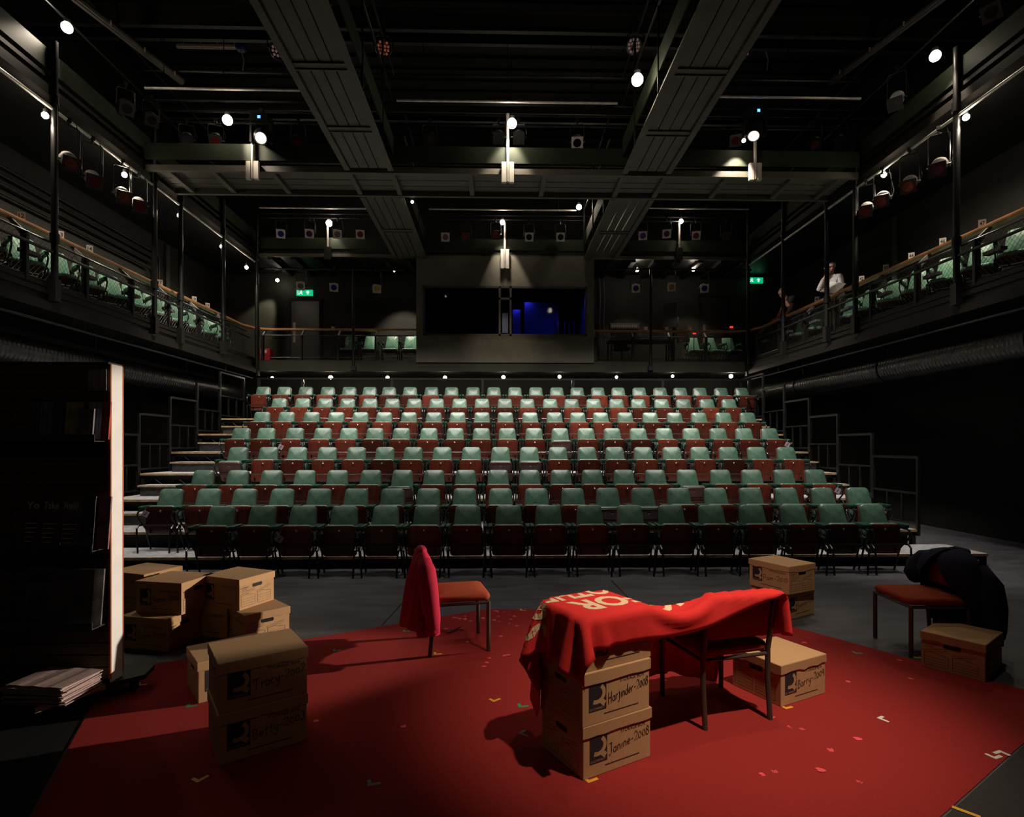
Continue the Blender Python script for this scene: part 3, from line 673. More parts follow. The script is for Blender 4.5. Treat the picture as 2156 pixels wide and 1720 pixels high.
def tape(px, py, rz, col, label, flip=1, s=.045, z=.0064):
    p = onZ(px, py, 0); b = MB(); mt = Matrix.Identity(4)
    ribbon(b, [(0, s*flip), (0, 0)], s*.42, mt); ribbon(b, [(-s*.21, 0), (s*1.2, 0)], s*.42, Matrix.Translation((0, 0, .0003)))
    o = b.build('tape_mark', col, smooth=False); o.location = (p.x, p.y, z); o.rotation_euler = (0, 0, rz); tag(o, label, 'tape mark')
ye = mat('yellow_tape', (.62, .33, .02), .6); wh = mat('white_tape', (.62, .6, .55), .6); gn = mat('green_tape', (.02, .22, .09), .6); gy = mat('grey_tape', (.13, .12, .11), .6)
for a in ((1040, 1478, R(40), ye, 'yellow tape corner on open carpet left of the box stack'), (1240, 1648, R(28), ye, 'yellow tape corner at the foot of the tall box stack'), (1655, 1493, R(20), ye, 'yellow tape corner at the foot of the box right of the draped chair'),
          (1395, 1384, R(10), ye, 'yellow tape corner under the banner between box stack and chair'), (417, 1647, R(60), ye, 'yellow tape corner in front of the dark two-box stack'), (290, 1445, R(20), ye, 'yellow tape corner beside the display stand castor'),
          (916, 1379, R(10), ye, 'yellow tape corner at the back leg of the jacket chair'), (1097, 1286, R(0), ye, 'yellow tape corner at the back edge of the carpet'), (1929, 1387, R(0), ye, 'small yellow tape piece beside the box at right'),
          (1851, 1514, R(-60), wh, 'white tape corner on the open right side of the carpet'), (2106, 1584, R(200), wh, 'upper white tape corner of the pair near right carpet edge'), (2095, 1598, R(20), wh, 'lower white tape corner of the pair near right carpet edge'),
          (1096, 1546, R(-40), gy, 'grey tape corner in the shadow left of the tall box stack'), (778, 1655, R(15), gy, 'grey tape corner on the dim front of the carpet'), (1095, 1490, R(10), gn, 'green tape piece below the hanging banner corner'),
          (851, 1331, R(10), gn, 'green tape piece left of the jacket chair'), (1802, 1377, R(0), gn, 'dull green tape piece near the right edge of the carpet'), (704, 1372, R(20), gn, 'green tape piece on the carpet far left of the jacket chair'), (395, 1490, R(20), gn, 'green tape piece left of the single box')):
    tape(*a)
p = onZ(2034, 1712, 0); b = MB(); ribbon(b, [(-.05, 0), (.05, 0)], .022, Matrix.Identity(4)); o = b.build('tape_mark', ye, smooth=False); o.location = (p.x, p.y, .0068); o.rotation_euler = (0, 0, R(-48)); tag(o, 'yellow tape strip at the front right carpet edge', 'tape mark')
# petals
pm = mat('pink_petal', (.62, .05, .07), .7, rnd=.25)
def petal():
    b = MB(); o = [(0, -.5), (.3, -.2), (.42, .15), (.3, .42), (.08, .38), (0, .3), (-.08, .38), (-.3, .42), (-.42, .15), (-.3, -.2)]
    top = [Vector((x*.042, y*.05, .0088+.005*abs(x)+.003*y)) for x, y in o]; bot = [p-Vector((0, 0, .0008)) for p in top]
    b.loft([bot, top]); return b.build('paper_petal', pm)
pet0 = petal(); pet0['category'] = 'petal'; used = False
spots = [(x, y) for x, y in ((1043,1288),(1062,1290),(1005,1294),(1025,1292),(1050,1299),(1070,1296),(1083,1299),(979,1299),(996,1300),(955,1301),(979,1305),(990,1309),(1017,1303),(1041,1307),(1052,1309),(1075,1305),(1096,1293),(1060,1302),(977,1313),(1028,1304),(1074,1314),(1086,1320),(1065,1327),(1052,1348),(1040,1349),(1054,1341),(985,1353),(983,1360),(1061,1382),(1030,1387),(1026,1396),(1068,1381),(940,1325),(960,1302),(1090,1318),(955,1316),(968,1304),(1105,1292),(1047,1289))]
far_ = len(spots)
spots += [(x, y) for x, y in ((1625,1512),(1665,1532),(1690,1537),(1787,1437),(1807,1558),(1749,1582),(1729,1624),(1607,1632),(1632,1628),(1893,1391),(1919,1431),(1400,1435),(850,1532),(912,1500),(540,1520),(665,1519),(1018,1405),(1693,1355),(1810,1647))]
for k, (px, py) in enumerate(spots):
    p = onZ(px, py, 0); o = pet0 if k == 0 else pet0.copy()
    if k: COL.objects.link(o)
    o.location = (p.x, p.y, -.002); o.rotation_euler = (0, 0, random.uniform(0, 6.28)); s = random.uniform(.75, 1.15); o.scale = (s, s, s*.9)
    if k < far_: tag(o, 'small pink paper petal among the scatter by the jacket chair', 'petal', 'petals by the jacket chair')
    else: tag(o, 'small pink paper petal lying loose on the open red carpet', 'petal', 'petals on the open carpet')
# twig
p = onZ(945, 1333, .01); b = MB()
for k in range(5): b.tube([(0, 0, .012), (.03*k-.05, .03+.01*k, .02), (.05*k-.08, .07, .014)], .003, 5)
b.tube([(0, 0, .01), (.1, .12, .03)], .004, 5)
o = b.build('dry_twig', M['black']); o.location = (p.x, p.y, 0); tag(o, 'small dark twig on the carpet under the jacket chair', 'twig')
# ------------------------------------------------------------------ handwriting strokes (unit box, x to the right, y up)
def arc(cx, cy, rx, ry, a0, a1, n=10): return [(cx+rx*math.cos(R(a0+(a1-a0)*i/n)), cy+ry*math.sin(R(a0+(a1-a0)*i/n))) for i in range(n+1)]
HW = {
 'T': (.8, [[(0, .95), (.8, 1.02)], [(.42, 1), (.34, 0)]]), 'r': (.42, [[(.08, .5), (.08, 0)], [(.08, .3)] + arc(.27, .28, .18, .2, 170, 50)]),
 'a': (.5, [arc(.22, .24, .2, .24, 40, 360), [(.42, .48), (.42, .1), (.5, 0)]]), 'c': (.45, [arc(.24, .25, .2, .25, 50, 310)]),
 'y': (.5, [[(.05, .5), (.1, .15), (.25, .08), (.38, .2), (.42, .5)], [(.42, .5), (.38, -.2), (.22, -.42), (.02, -.32)]]),
 '-': (.42, [[(.06, .32), (.36, .34)]]), '2': (.55, [arc(.25, .62, .22, .25, 160, -30) + [(.05, .04), (.55, .06)]]),
 '0': (.5, [arc(.24, .32, .2, .3, 90, 450, 14)]), '3': (.5, [arc(.2, .62, .2, .2, 150, -80) + arc(.2, .2, .24, .24, 80, -150)]),
 '8': (.5, [arc(.22, .62, .16, .18, -90, 270, 12) + arc(.22, .2, .2, .24, 90, 450, 12)]), '9': (.5, [arc(.22, .5, .18, .2, 20, 380, 12) + [(.4, .1), (.34, -.15)]]),
 '1': (.25, [[(.05, .5), (.14, .62), (.14, 0)]]), '4': (.5, [[(.28, .75), (.03, .3), (.45, .3)], [(.34, .5), (.34, -.05)]]), '7': (.5, [[(.05, .7), (.45, .7), (.18, 0)]]),
 'B': (.6, [[(.1, .95), (.08, 0)], [(.05, .95)] + arc(.2, .73, .26, .22, 90, -80) + arc(.2, .26, .34, .26, 80, -110)]),
 'e': (.46, [[(.06, .26), (.4, .3)] + arc(.23, .27, .19, .23, 10, 310)]), 't': (.4, [[(.2, .8), (.18, .1), (.32, 0)], [(.02, .52), (.38, .55)]]),
 'H': (.75, [[(.12, 1), (.05, -.1)], [(.62, 1), (.58, -.1)], [(.08, .42), (.6, .5)]]), 'j': (.35, [[(.05, .55), (.32, .58)], [(.2, .56), (.22, -.1), (.1, -.32), (-.08, -.22)], [(.2, .78), (.23, .8)]]),
 'i': (.22, [[(.1, .5), (.1, 0)], [(.1, .72), (.13, .74)]]), 'n': (.5, [[(.06, .5), (.07, 0)], [(.07, .3)] + arc(.24, .3, .17, .18, 160, 20) + [(.42, 0)]]),
 'd': (.52, [arc(.22, .24, .2, .24, 40, 360), [(.42, .95), (.42, .1), (.5, 0)]]), 'J': (.55, [[(.1, 1), (.5, 1)], [(.36, 1), (.36, .1), (.2, -.12), (-.02, .05)]]),
 'P': (.6, [[(.1, .95), (.08, 0)], [(.05, .95)] + arc(.2, .7, .32, .26, 90, -100)]), 'm': (.72, [[(.06, .5), (.07, 0)], [(.07, .3)] + arc(.2, .32, .12, .16, 160, 10) + [(.33, .02), (.33, .3)] + arc(.48, .32, .14, .16, 160, 10) + [(.63, 0)]]),
 'S': (.55, [arc(.26, .72, .2, .22, 30, 260) + arc(.24, .22, .24, .26, 80, -150)]), 's': (.4, [arc(.2, .37, .14, .12, 40, 250) + arc(.18, .13, .15, .13, 80, -150)]),
 'o': (.48, [arc(.23, .25, .2, .24, 90, 450, 12)]), 'G': (.7, [arc(.34, .5, .3, .46, 50, 330) + [(.62, .42), (.36, .42)]]), 'u': (.5, [[(.06, .5), (.08, .12), (.24, .02), (.38, .15), (.42, .5)], [(.42, .5), (.46, 0)]]),
}
def handwrite(mb, s, mtx, x0, y0, width, size, slope=0.):
    tot = sum(HW[c][0] for c in s) + .08*len(s); k = width/tot; x = 0
    for c in s:
        w, st = HW[c]
        for line in st:
            ribbon(mb, [(x0+(x+px)*k, y0+py*size+slope*(x+px)*k) for px, py in line], .0037, mtx)
        x += w + .08
# ------------------------------------------------------------------ storage boxes
BL, BW, BH = .452, .385, .262
def storage_box(label, group, px, py, z0, ang, case, text, L=BL, W=BW, h=BH, rough=.004):
    """px,py = nearest bottom corner; ang = heading of its right bottom edge; case A: the right face is the long printed one"""
    C = onZ(px, py, z0); a = R(ang)
    if case == 'A': org = Vector((C.x, C.y, z0)); rz = a
    else:
        rz = a - PI/2; org = Vector((C.x, C.y, z0)) - Vector((math.cos(rz)*L, math.sin(rz)*L, 0))
    t = thing('storage_box', label, 'box', org, rz, group); i = .006
    b = MB(); b.loft([[Vector((x, y, z)) for x, y in ((i, i), (L-i, i), (L-i, W-i), (i, W-i))] for z in (.001, .09, .17, h-.03)]); b.build('body', M['card'], t, smooth=False, bevel=.0015)
    ld = MB(); top = h; hb = .058; per = []; nseg = 10
    for (x0, y0), (x1, y1) in (((0, 0), (L, 0)), ((L, 0), (L, W)), ((L, W), (0, W)), ((0, W), (0, 0))):
        for k in range(nseg): per.append((x0+(x1-x0)*k/nseg, y0+(y1-y0)*k/nseg))
    rnd = random.Random(int(px*7+py)); wob = [rnd.uniform(-rough, rough) for _ in per]
    ins = [(min(max(x, .004), L-.004), min(max(y, .004), W-.004)) for x, y in per]
    ld.loft([[Vector((x, y, top-hb+.004)) for x, y in ins], [Vector((x, y, top-hb+w_)) for (x, y), w_ in zip(per, wob)], [Vector((x, y, top-.004)) for x, y in per], [Vector((x+(L/2-x)*.012, y+(W/2-y)*.012, top)) for x, y in per]])
    ld.build('lid', M['card'], t, smooth=False)
    e = .0012
    mA = Matrix.Translation((0, i-e, 0)) @ Matrix.Rotation(PI/2, 4, 'X')                                   # long printed face (front, -y)
    def side_m(x, s): return Matrix.Translation((x, 0, 0)) @ Matrix.Rotation(PI/2*s, 4, 'Z') @ Matrix.Rotation(PI/2, 4, 'X')
    mR = Matrix.Translation((L-i+e, 0, 0)) @ Matrix.Rotation(PI/2, 4, 'Z') @ Matrix.Rotation(PI/2, 4, 'X')
    mL = Matrix.Translation((i-e, W, 0)) @ Matrix.Rotation(-PI/2, 4, 'Z') @ Matrix.Rotation(PI/2, 4, 'X')
    ink = MB(); li = MB(); s = L/.452
    def quad(mb, m, x0, y0, x1, y1, d=0): mb.add([m @ Vector((x, y, d)) for x, y in ((x0, y0), (x1, y0), (x1, y1), (x0, y1))], [(0, 1, 2, 3)])
    quad(ink, mA, .045*s, .065, .155*s, .20)
    # light Q ring with tail inside the dark square
    q = [( .092*s+.048*math.cos(R(a_)), .150+.042*math.sin(R(a_))) for a_ in range(-115, 60, 12)]
    q = [(min(x, .15*s), min(y, .197)) for x, y in q]; ribbon(li, q, .021, mA @ Matrix.Translation((0, 0, .0006)))
    quad(li, mA @ Matrix.Translation((.122*s, .110, .0007)) @ Matrix.Rotation(R(-40), 4, 'Z'), -.006, -.014, .030, .014)
    put_text(li, 'Q-CONNECT', .016, mA @ Matrix.Translation((.05*s, .071, .0007)), 0, .095*s)
    put_text(ink, 'STORAGE BOX', .024, mA @ Matrix.Translation((.245*s, .178, 0)), 0, .165*s)
    ribbon(ink, [(.14*s+.004*k, .040+.0012*((k*7) % 3)) for k in range(0, 58)], .0042, mA)
    for m_, wd in ((mR, W), (mL, W)):
        put_text(ink, 'Q-CONNECT', .016, m_ @ Matrix.Translation((.022, .176, 0)), 0, .085); put_text(ink, 'KF21665', .011, m_ @ Matrix.Translation((.035, .162, 0)), 0, .05)
        put_text(ink, 'www.q-connect.com', .008, m_ @ Matrix.Translation((.018, .151, 0)), 0, .09)
        for x0 in (.025, .195):
            x1 = x0+.145
            P = [(x0, .025), (x1, .025), (x1, .105), (x0+.05, .125), (x0, .115), (x0, .025)]
            ribbon(ink, P, .0022, m_); ribbon(ink, [(x0-.006, .128), (x0+.135, .165 if x0 < .1 else .16), (x0+.14, .15), (x0, .114), (x0-.006, .128)], .002, m_)
            for yy in (.045, .065, .085): ribbon(ink, [(x0, yy), (x1, yy)], .0016, m_)
    ink.build('printing', M['ink'], t, smooth=False); li.build('logo_mark', M['card'], t, smooth=False)
    for m_ in (mR, mL):
        hh = MB(); pts = rrect(.105, .03, .012, 3); hh.add([m_ @ Vector((W/2+x, .170+y, .0004)) for x, y in pts], [tuple(range(len(pts)))])
        hh.build('hand_hole', M['black'], t, smooth=False)
    if text:
        hw = MB(); handwrite(hw, text, mA @ Matrix.Translation((0, 0, .0009)), .166*s, .086, (L-.178*s), .054, .16 if len(text) > 9 else .10)
        hw.build('handwriting', M['marker'], t, smooth=False)
    return t
G = 'archive storage boxes'
A_ = 28.3
storage_box('cardboard storage box on the carpet, bottom of the stack under the red banner', G, 1227.5, 1646, .006, A_, 'A', 'Janine-2008')
storage_box('cardboard storage box in the middle of the stack under the red banner', G, 1226, 1535, .268, A_+.6, 'A', 'Harjinder-2008', rough=.006)
storage_box('cardboard storage box topmost of the stack, mostly hidden by the red banner', G, 1229, 1419, .53, A_, 'A', None)
storage_box('single cardboard storage box on the carpet right of the banner-draped chair', G, 1644.5, 1490, .006, 26, 'A', 'Barry-2009', rough=.009)
storage_box('cardboard storage box on top of the pair behind the banner at right', G, 1661.5, 1253, .262, 26, 'B', 'Pam-2010', rough=.008)
storage_box('cardboard storage box under the other of the pair behind the banner at right', G, 1658, 1307, 0, 30, 'A', 'Seena-2010')
# right box: its left visible face is the short one
storage_box('cardboard storage box with folder drawings in front of the coat-draped chair', G, 2076, 1438, .006, 36, 'A', None, rough=.006)
storage_box('cardboard storage box topmost of the dark two-box stack on the left carpet', G, 458.5, 1507, .268, 34, 'A', 'Tracy-2002')
storage_box('cardboard storage box beneath the other in the dark two-box stack on the left carpet', G, 457.7, 1615, .006, 34, 'A', 'Betty-2003')
storage_box('cardboard storage box standing alone just behind the dark two-box stack', G, 415.8, 1483, .006, 38, 'A', None)
storage_box('cardboard storage box on the floor right behind the display stand, bottom of its pile', G, 351.6, 1373, 0, 77, 'B', 'Joan-2004')
storage_box('cardboard storage box second up in the pile right behind the display stand', G, 382, 1296, .262, 77, 'B', 'James-2007')
storage_box('cardboard storage box half hidden by the display stand edge, upper one', G, 303, 1273, .262, 70, 'B', None)
storage_box('cardboard storage box hidden behind the display stand, lowest against the others', G, 298, 1336, 0, 70, 'B', None)
storage_box('cardboard storage box with lit hand hole, topmost of the left back pile', G, 503.8, 1287, .262, 66, 'B', None)
storage_box('cardboard storage box in deep shade at the bottom between the two left piles', G, 478, 1345, 0, 75, 'B', None)
storage_box('cardboard storage box lowest right of the left back pile, lid lit', G, 513.5, 1364, 0, 44, 'B', None)
# ------------------------------------------------------------------ red chairs
def red_chair(label, loc, rz, group=None):
    """sits facing local -y; seat .47 high"""
    t = thing('red_chair', label, 'chair', loc, rz, group)
    mt = Matrix(((1,0,0,0),(0,1,0,-.24),(0,0,1,.405),(0,0,0,1)))
    MB().pad(rrect(.47, .47, .05, 5), .055, .022, .018, mt).build('seat', M['orange_fab'], t, ang=50)
    v = Vector((0, .08, .36)).normalized(); w = Vector((0, -v.z, v.y)); mt = Matrix(((1,0,0),v,w)).to_3x3()
    mt = Matrix((Vector((1, 0, 0)), v, w)).transposed().to_4x4(); mt.translation = Vector((0, .235, .50))
    MB().pad(rrect(.44, .27, .06, 5, .42), .045, .02, .012, mt).build('backrest', M['orange_fab'], t, ang=50)
    for s in (-1, 1):
        MB().tube([(s*.225, -.22, 0), (s*.225, -.22, .40)], .016, 10).build('leg', M['chair_leg'], t)
        MB().tube([(s*.225, .245, 0), (s*.225, .225, .25), (s*.225, .225, .42), (s*.225, .245, .52), (s*.222, .29, .74)], .016, 10).build('leg', M['chair_leg'], t)
    f = MB()
    for s in (-1, 1): f.tube([(s*.225, -.22, .39), (s*.225, .225, .39)], .012, 8)
    f.tube([(-.225, -.22, .39), (.225, -.22, .39)], .012, 8).tube([(-.225, .225, .39), (.225, .225, .39)], .012, 8)
    f.build('seat_frame', M['chair_leg'], t)
    return t

def mid(*ps):
    q = [onZ(px, py, 0) for px, py in ps]; return sum(q, Vector())/len(q)
c1 = mid((1031.4, 1373), (922, 1383), (1002, 1333), (893, 1342))
d_ = mid((1031.4, 1373)) - mid((922, 1383)); rz1 = math.atan2(d_.x, -d_.y)
JC = red_chair('red upholstered chair with a crimson jacket over its back, on the carpet', (c1.x, c1.y, .006), rz1)
c2 = mid((1474, 1534.7), (1624.5, 1510.6), (1385.6, 1467), (1522, 1447))
d_ = mid((1624.5, 1510.6)) - mid((1474, 1534.7)); rz2 = math.atan2(d_.y, d_.x) + PI
BC = red_chair('red upholstered chair with its back turned, half covered by the red banner', (c2.x, c2.y, .006), rz2)
RCp = Vector((onZ(1939.5, 1391, 0).x + .2, 4.50, 0))
RC = red_chair('red upholstered chair under a dark coat, on the grey floor at right', (RCp.x, RCp.y, 0), R(-93))
# ------------------------------------------------------------------ banner (cloth settled over the boxes and the chair back)
C0 = onZ(1227.5, 1646, 0); a0 = R(A_)
E1 = np.array([math.cos(a0), math.sin(a0), 0]); E2 = np.array([-math.sin(a0), math.cos(a0), 0]); O0 = np.array([C0.x, C0.y, 0])
U0, U1, V0, V1, DS = -.27, 1.60, -.165, .92, .0235
nu, nv = int((U1-U0)/DS)+1, int((V1-V0)/DS)+1
def settle():
    us = np.linspace(U0, U1, nu); vs = np.linspace(V0, V1, nv)
    uu, vv = np.meshgrid(us, vs, indexing='ij')
    ZT = .53 + .262
    P = O0 + uu[..., None]*E1 + vv[..., None]*E2; P[..., 2] = ZT + .016 + .004*np.sin(uu*9+vv*4)
    rng = np.random.RandomState(3); P += rng.normal(0, .0006, P.shape)
    du, dv = us[1]-us[0], vs[1]-vs[0]; Q = P.copy()
    cons = []
    def con(i0, j0, di, dj, k):
        L = math.hypot(du*di, dv*dj)
        for par in (0, 1):
            ii = np.arange(max(0, -di), nu-max(0, di)); jj = np.arange(max(0, -dj), nv-max(0, dj))
            I, J = np.meshgrid(ii, jj, indexing='ij')
            key = ((I//max(1, abs(di))) if di else (J//max(1, abs(dj)))) % 2 == par
            cons.append((I[key], J[key], I[key]+di, J[key]+dj, L, k))
    for di, dj, k in ((1, 0, 1), (0, 1, 1), (1, 1, .6), (1, -1, .6), (2, 0, .25), (0, 2, .25)): con(0, 0, di, dj, k)
    def frame(rz, o): return np.array([[math.cos(rz), math.sin(rz), 0], [-math.sin(rz), math.cos(rz), 0], [0, 0, 1]]), np.array(o)
    A1, o1 = frame(a0, (C0.x, C0.y, 0)); A2, o2 = frame(rz2, (c2.x, c2.y, .006))
    bx = [(A1, o1, (-.016, .470), (-.018, .412), ZT+.010), (A2, o2, (-.25, .25), (.222, .335), .790), (A2, o2, (-.245, .245), (-.25, .24), .50)]
    def collide(P, P0, fr):
        for Am, o, xr, yr, zt in bx:
            q = (P-o)@Am.T; ins = (q[..., 0] > xr[0])&(q[..., 0] < xr[1])&(q[..., 1] > yr[0])&(q[..., 1] < yr[1])&(q[..., 2] < zt)
            if not ins.any(): continue
            pen = np.stack([q[..., 0]-xr[0], xr[1]-q[..., 0], q[..., 1]-yr[0], yr[1]-q[..., 1], (zt-q[..., 2])*.5], -1); w = pen.argmin(-1)
            for m_, ax, val in ((0, 0, xr[0]), (1, 0, xr[1]), (2, 1, yr[0]), (3, 1, yr[1]), (4, 2, zt)):
                s = ins & (w == m_)
                if s.any(): t_ = q[..., ax]; t_[s] = val
            Pn = q@Am + o; P[ins] = Pn[ins]
            top = ins & (w == 4)
            P[top, :2] = P0[top, :2] + (P[top, :2]-P0[top, :2])*fr
            sd = ins & (w != 4); P[sd] = P0[sd]+(P[sd]-P0[sd])*.5
    for it in range(260):
        V = (P-Q)*.96; Q = P.copy(); V[..., 2] -= 9.8*(1/60)**2*.5; P = P+V
        for ii_ in range(14):
            for a, b, c, d, L, k in cons:
                D = P[c, d]-P[a, b]; l = np.linalg.norm(D, axis=-1, keepdims=True); cor = D*((l-L)/np.maximum(l, 1e-9)*.5*k)
                P[a, b] += cor; P[c, d] -= cor
            if ii_ % 3 == 1: collide(P, Q, .25 if it < 6 else 0.0)
        lo = P[..., 2] < .012; t_ = P[..., 2]; t_[lo] = .012
    return us, vs, P
us, vs, CP = settle()
b = MB(); N2 = nu*nv
nrm = np.cross(np.gradient(CP, axis=0), np.gradient(CP, axis=1)); nrm /= np.linalg.norm(nrm, axis=-1, keepdims=True)
top_ = CP; bot_ = CP - nrm*.0016
b.v = [tuple(p) for p in top_.reshape(-1, 3)] + [tuple(p) for p in bot_.reshape(-1, 3)]
for i in range(nu-1):
    for j in range(nv-1):
        k = i*nv+j; b.f.append((k, k+nv, k+nv+1, k+1)); b.f.append((N2+k, N2+k+1, N2+k+nv+1, N2+k+nv))
edge = [(i, 0) for i in range(nu)] + [(nu-1, j) for j in range(1, nv)] + [(i, nv-1) for i in range(nu-2, -1, -1)] + [(0, j) for j in range(nv-2, 0, -1)]
for a, c in zip(edge, edge[1:]+edge[:1]):
    ka, kc = a[0]*nv+a[1], c[0]*nv+c[1]; b.f.append((ka, N2+ka, N2+kc, kc))
b.mi = [0]*len(b.f)
BN = tag(b.build('banner', M['banner'], ang=180), 'bright red cloth banner with cream lettering draped over boxes and a chair', 'banner')
def on_cloth(u, v, e):
    fi = min(max((u-U0)/(us[1]-us[0]), 0), nu-1.001); fj = min(max((v-V0)/(vs[1]-vs[0]), 0), nv-1.001); i, j = int(fi), int(fj); x, y = fi-i, fj-j
    p = CP[i, j]*(1-x)*(1-y)+CP[i+1, j]*x*(1-y)+CP[i, j+1]*(1-x)*y+CP[i+1, j+1]*x*y
    n_ = nrm[i, j]*(1-x)*(1-y)+nrm[i+1, j]*x*(1-y)+nrm[i, j+1]*(1-x)*y+nrm[i+1, j+1]*x*y
    return p + n_/np.linalg.norm(n_)*e
def cloth_text(s, cap, ru, rv, width, cuts):
    vs_, fs_ = text_geo(s, 1., .034); hgt = max(y for x, y in vs_); x0 = min(x for x, y in vs_); x1 = max(x for x, y in vs_)
    me = bpy.data.meshes.new('lt'); me.from_pydata([((x-x0)/(x1-x0)*width, y/hgt*cap, 0) for x, y in vs_], [], fs_)
    bm = bmesh.new(); bm.from_mesh(me)
    for c in np.arange(0, width, .0235): bmesh.ops.bisect_plane(bm, geom=bm.verts[:]+bm.edges[:]+bm.faces[:], plane_co=(c, 0, 0), plane_no=(1, 0, 0))
    for c in np.arange(0, cap, .0235): bmesh.ops.bisect_plane(bm, geom=bm.verts[:]+bm.edges[:]+bm.faces[:], plane_co=(0, c, 0), plane_no=(0, 1, 0))
    # stencil bridges: thin gaps through the middle of the letters
    for c in cuts: 
        for f in [f for f in bm.faces if abs(f.calc_center_median().y-cap*c) < .006]: bm.faces.remove(f)
    bm.to_mesh(me); bm.free()
    o = MB(); o.add([on_cloth(ru-v.co.x, rv-v.co.y, .0012) for v in me.vertices], [tuple(p.vertices) for p in me.polygons]); bpy.data.meshes.remove(me); return o
cloth_text('FIGHTING FOR', .175, 1.58, .255, 1.50, ()).build('lettering', M['cream'], BN, smooth=False)
cloth_text('OTHERS', .175, .45, .475, .64, ()).build('lettering', M['cream'], BN, smooth=False)
# ------------------------------------------------------------------ jacket over the first chair
def M4(loc, rz): return Matrix.Translation(loc) @ Matrix.Rotation(rz, 4, 'Z')
def jacket():
    o = thing('jacket', 'crimson jacket hung over the back of the red chair', 'jacket', (c1.x, c1.y, .006), rz1)
    rng = random.Random(5); ph = [rng.uniform(0, 6.28) for _ in range(8)]
    rings = []; n = 96
    for z, hw, d0, yc in ((.185, .25, .115, .31), (.215, .255, .12, .31), (.27, .25, .115, .305), (.33, .247, .11, .30), (.40, .245, .107, .296), (.47, .243, .104, .292), (.54, .243, .104, .29), (.61, .245, .094, .287), (.67, .25, .083, .286), (.72, .25, .068, .287), (.755, .235, .052, .289), (.785, .19, .034, .291), (.80, .12, .018, .292), (.806, .03, .006, .292)):
        k = max(0, min(1, (.79-z)/.34)); ring = []
        for i in range(n):
            a = 2*PI*i/n; ca, sa = math.cos(a), math.sin(a)
            x = hw*math.copysign(abs(ca)**.7, ca); y = d0*math.copysign(abs(sa)**.8, sa)
            f = 1 + k*(.20*math.sin(7*a+ph[0]+z*2.2)+.13*math.sin(12*a+ph[1]-z*3)+.06*math.sin(19*a+ph[2]))
            zz = z + (.035*math.sin(3*a+1)*max(0, (.3-z)/.12) if z < .3 else 0)
            ring.append(Vector((x*(1+.05*math.sin(5*a+.5)*k), yc + y*f, zz)))
        rings.append(ring)
    MB().loft(rings, cap=False).build('jacket_body', M['jacket'], o, ang=180)
    def sleeve(s):
        pts = [(s*.21, .285, .745), (s*.262, .275, .68), (s*.285, .262, .56), (s*.283, .25, .44), (s*.272, .235, .32), (s*.268, .23, .225), (s*.268, .23, .19)]
        r = [.05, .068, .07, .066, .06, .056, .053]; b = MB(); b.tube(pts, r, 16)
        b.v = [(x+.006*math.sin(z*55+y*30), y+.007*math.sin(z*48+x*40), z) for x, y, z in b.v]; b.build('sleeve', M['jacket'], o, ang=180)
        sl = o.children[-1]; MB().tube([(s*.268, .23, .232), (s*.268, .23, .186)], [.059, .058], 16).build('cuff', M['jacket'], sl)
    sleeve(1); sleeve(-1)
    b = MB(); b.loft([[Vector((.13*math.cos(a)*min(1, q+.1), .292+.045*math.sin(a)*q, z)) for a in [2*PI*i/16 for i in range(16)]] for z, q in ((.765, 1.0), (.795, .95), (.812, .75), (.820, .35), (.8205, .02))]); b.build('collar', M['jacket'], o)
jacket()
def coat():
    o = thing('coat', 'dark navy coat draped over the red chair at right', 'coat', (RCp.x, RCp.y, 0), R(-93))
    rings = []; n = 48
    for z, rx, yb, yf, gap in ((.14, .35, .50, .20, 62), (.30, .345, .47, .18, 60), (.42, .335, .44, .14, 50), (.52, .325, .42, .10, 34), (.60, .315, .405, .08, 24), (.67, .295, .39, .09, 15), (.73, .26, .375, .11, 9), (.775, .20, .355, .16, 6), (.80, .12, .335, .22, 10), (.812, .03, .30, .27, 4)):
        ring = []
        for i in range(n+1):
            a = R(-90+gap) + (2*PI-2*R(gap))*i/n           # open towards local -y
            cy = (yb+yf)/2; ry = (yb-yf)/2; kk = max(0, (.7-z))
            f = 1+.10*kk*math.sin(9*a)+.07*kk*math.sin(15*a+1)
            ring.append(Vector((rx*math.cos(a)*f, cy+ry*math.sin(a)*f, z+.03*math.sin(2*a)*(z < .2))))
        rings.append(ring)
    b = MB(); b.loft(rings, closed=False, cap=False); outer = len(b.v)
    b2 = MB(); b2.loft([[p*1 + Vector((0, 0, -.006)) + (Vector((0, .28, p.z))-p)*.03 for p in r] for r in rings], closed=False, cap=False); b.add(b2.v, b2.f)
    b.build('coat_body', M['coat'], o, ang=180)
    for pts, rr in (([(-.20, .28, .71), (-.27, .25, .67), (-.31, .20, .60), (-.29, .16, .54), (-.25, .15, .505)], [.06, .085, .09, .08, .06]), ([(.23, .30, .70), (.31, .31, .58), (.335, .32, .42), (.335, .33, .26), (.335, .335, .2)], [.05, .075, .075, .065, .06])):
        q = MB(); q.tube(pts, rr, 16)
        q.v = [(x+.010*math.sin(z*42+y*20), y+.010*math.sin(z*36+x*30), z) for x, y, z in q.v]; q.build('sleeve', M['coat'], o, ang=180)
    c = MB(); c.tube([(-.12, .27, .775), (-.06, .33, .79), (.06, .33, .79), (.12, .27, .775)], [.015, .03, .03, .015], 10); c.build('collar', M['coat'], o, ang=180)
    pnl = MB(); pnl.loft([[Vector((x, .255+.012*math.sin(x*40+z*5), z)) for x in [-.2+.4*i/20 for i in range(21)]] for z in (.05, .2, .4, .5)], closed=False, cap=False); pnl.build('lining_flap', M['coat'], o, ang=180)
coat()
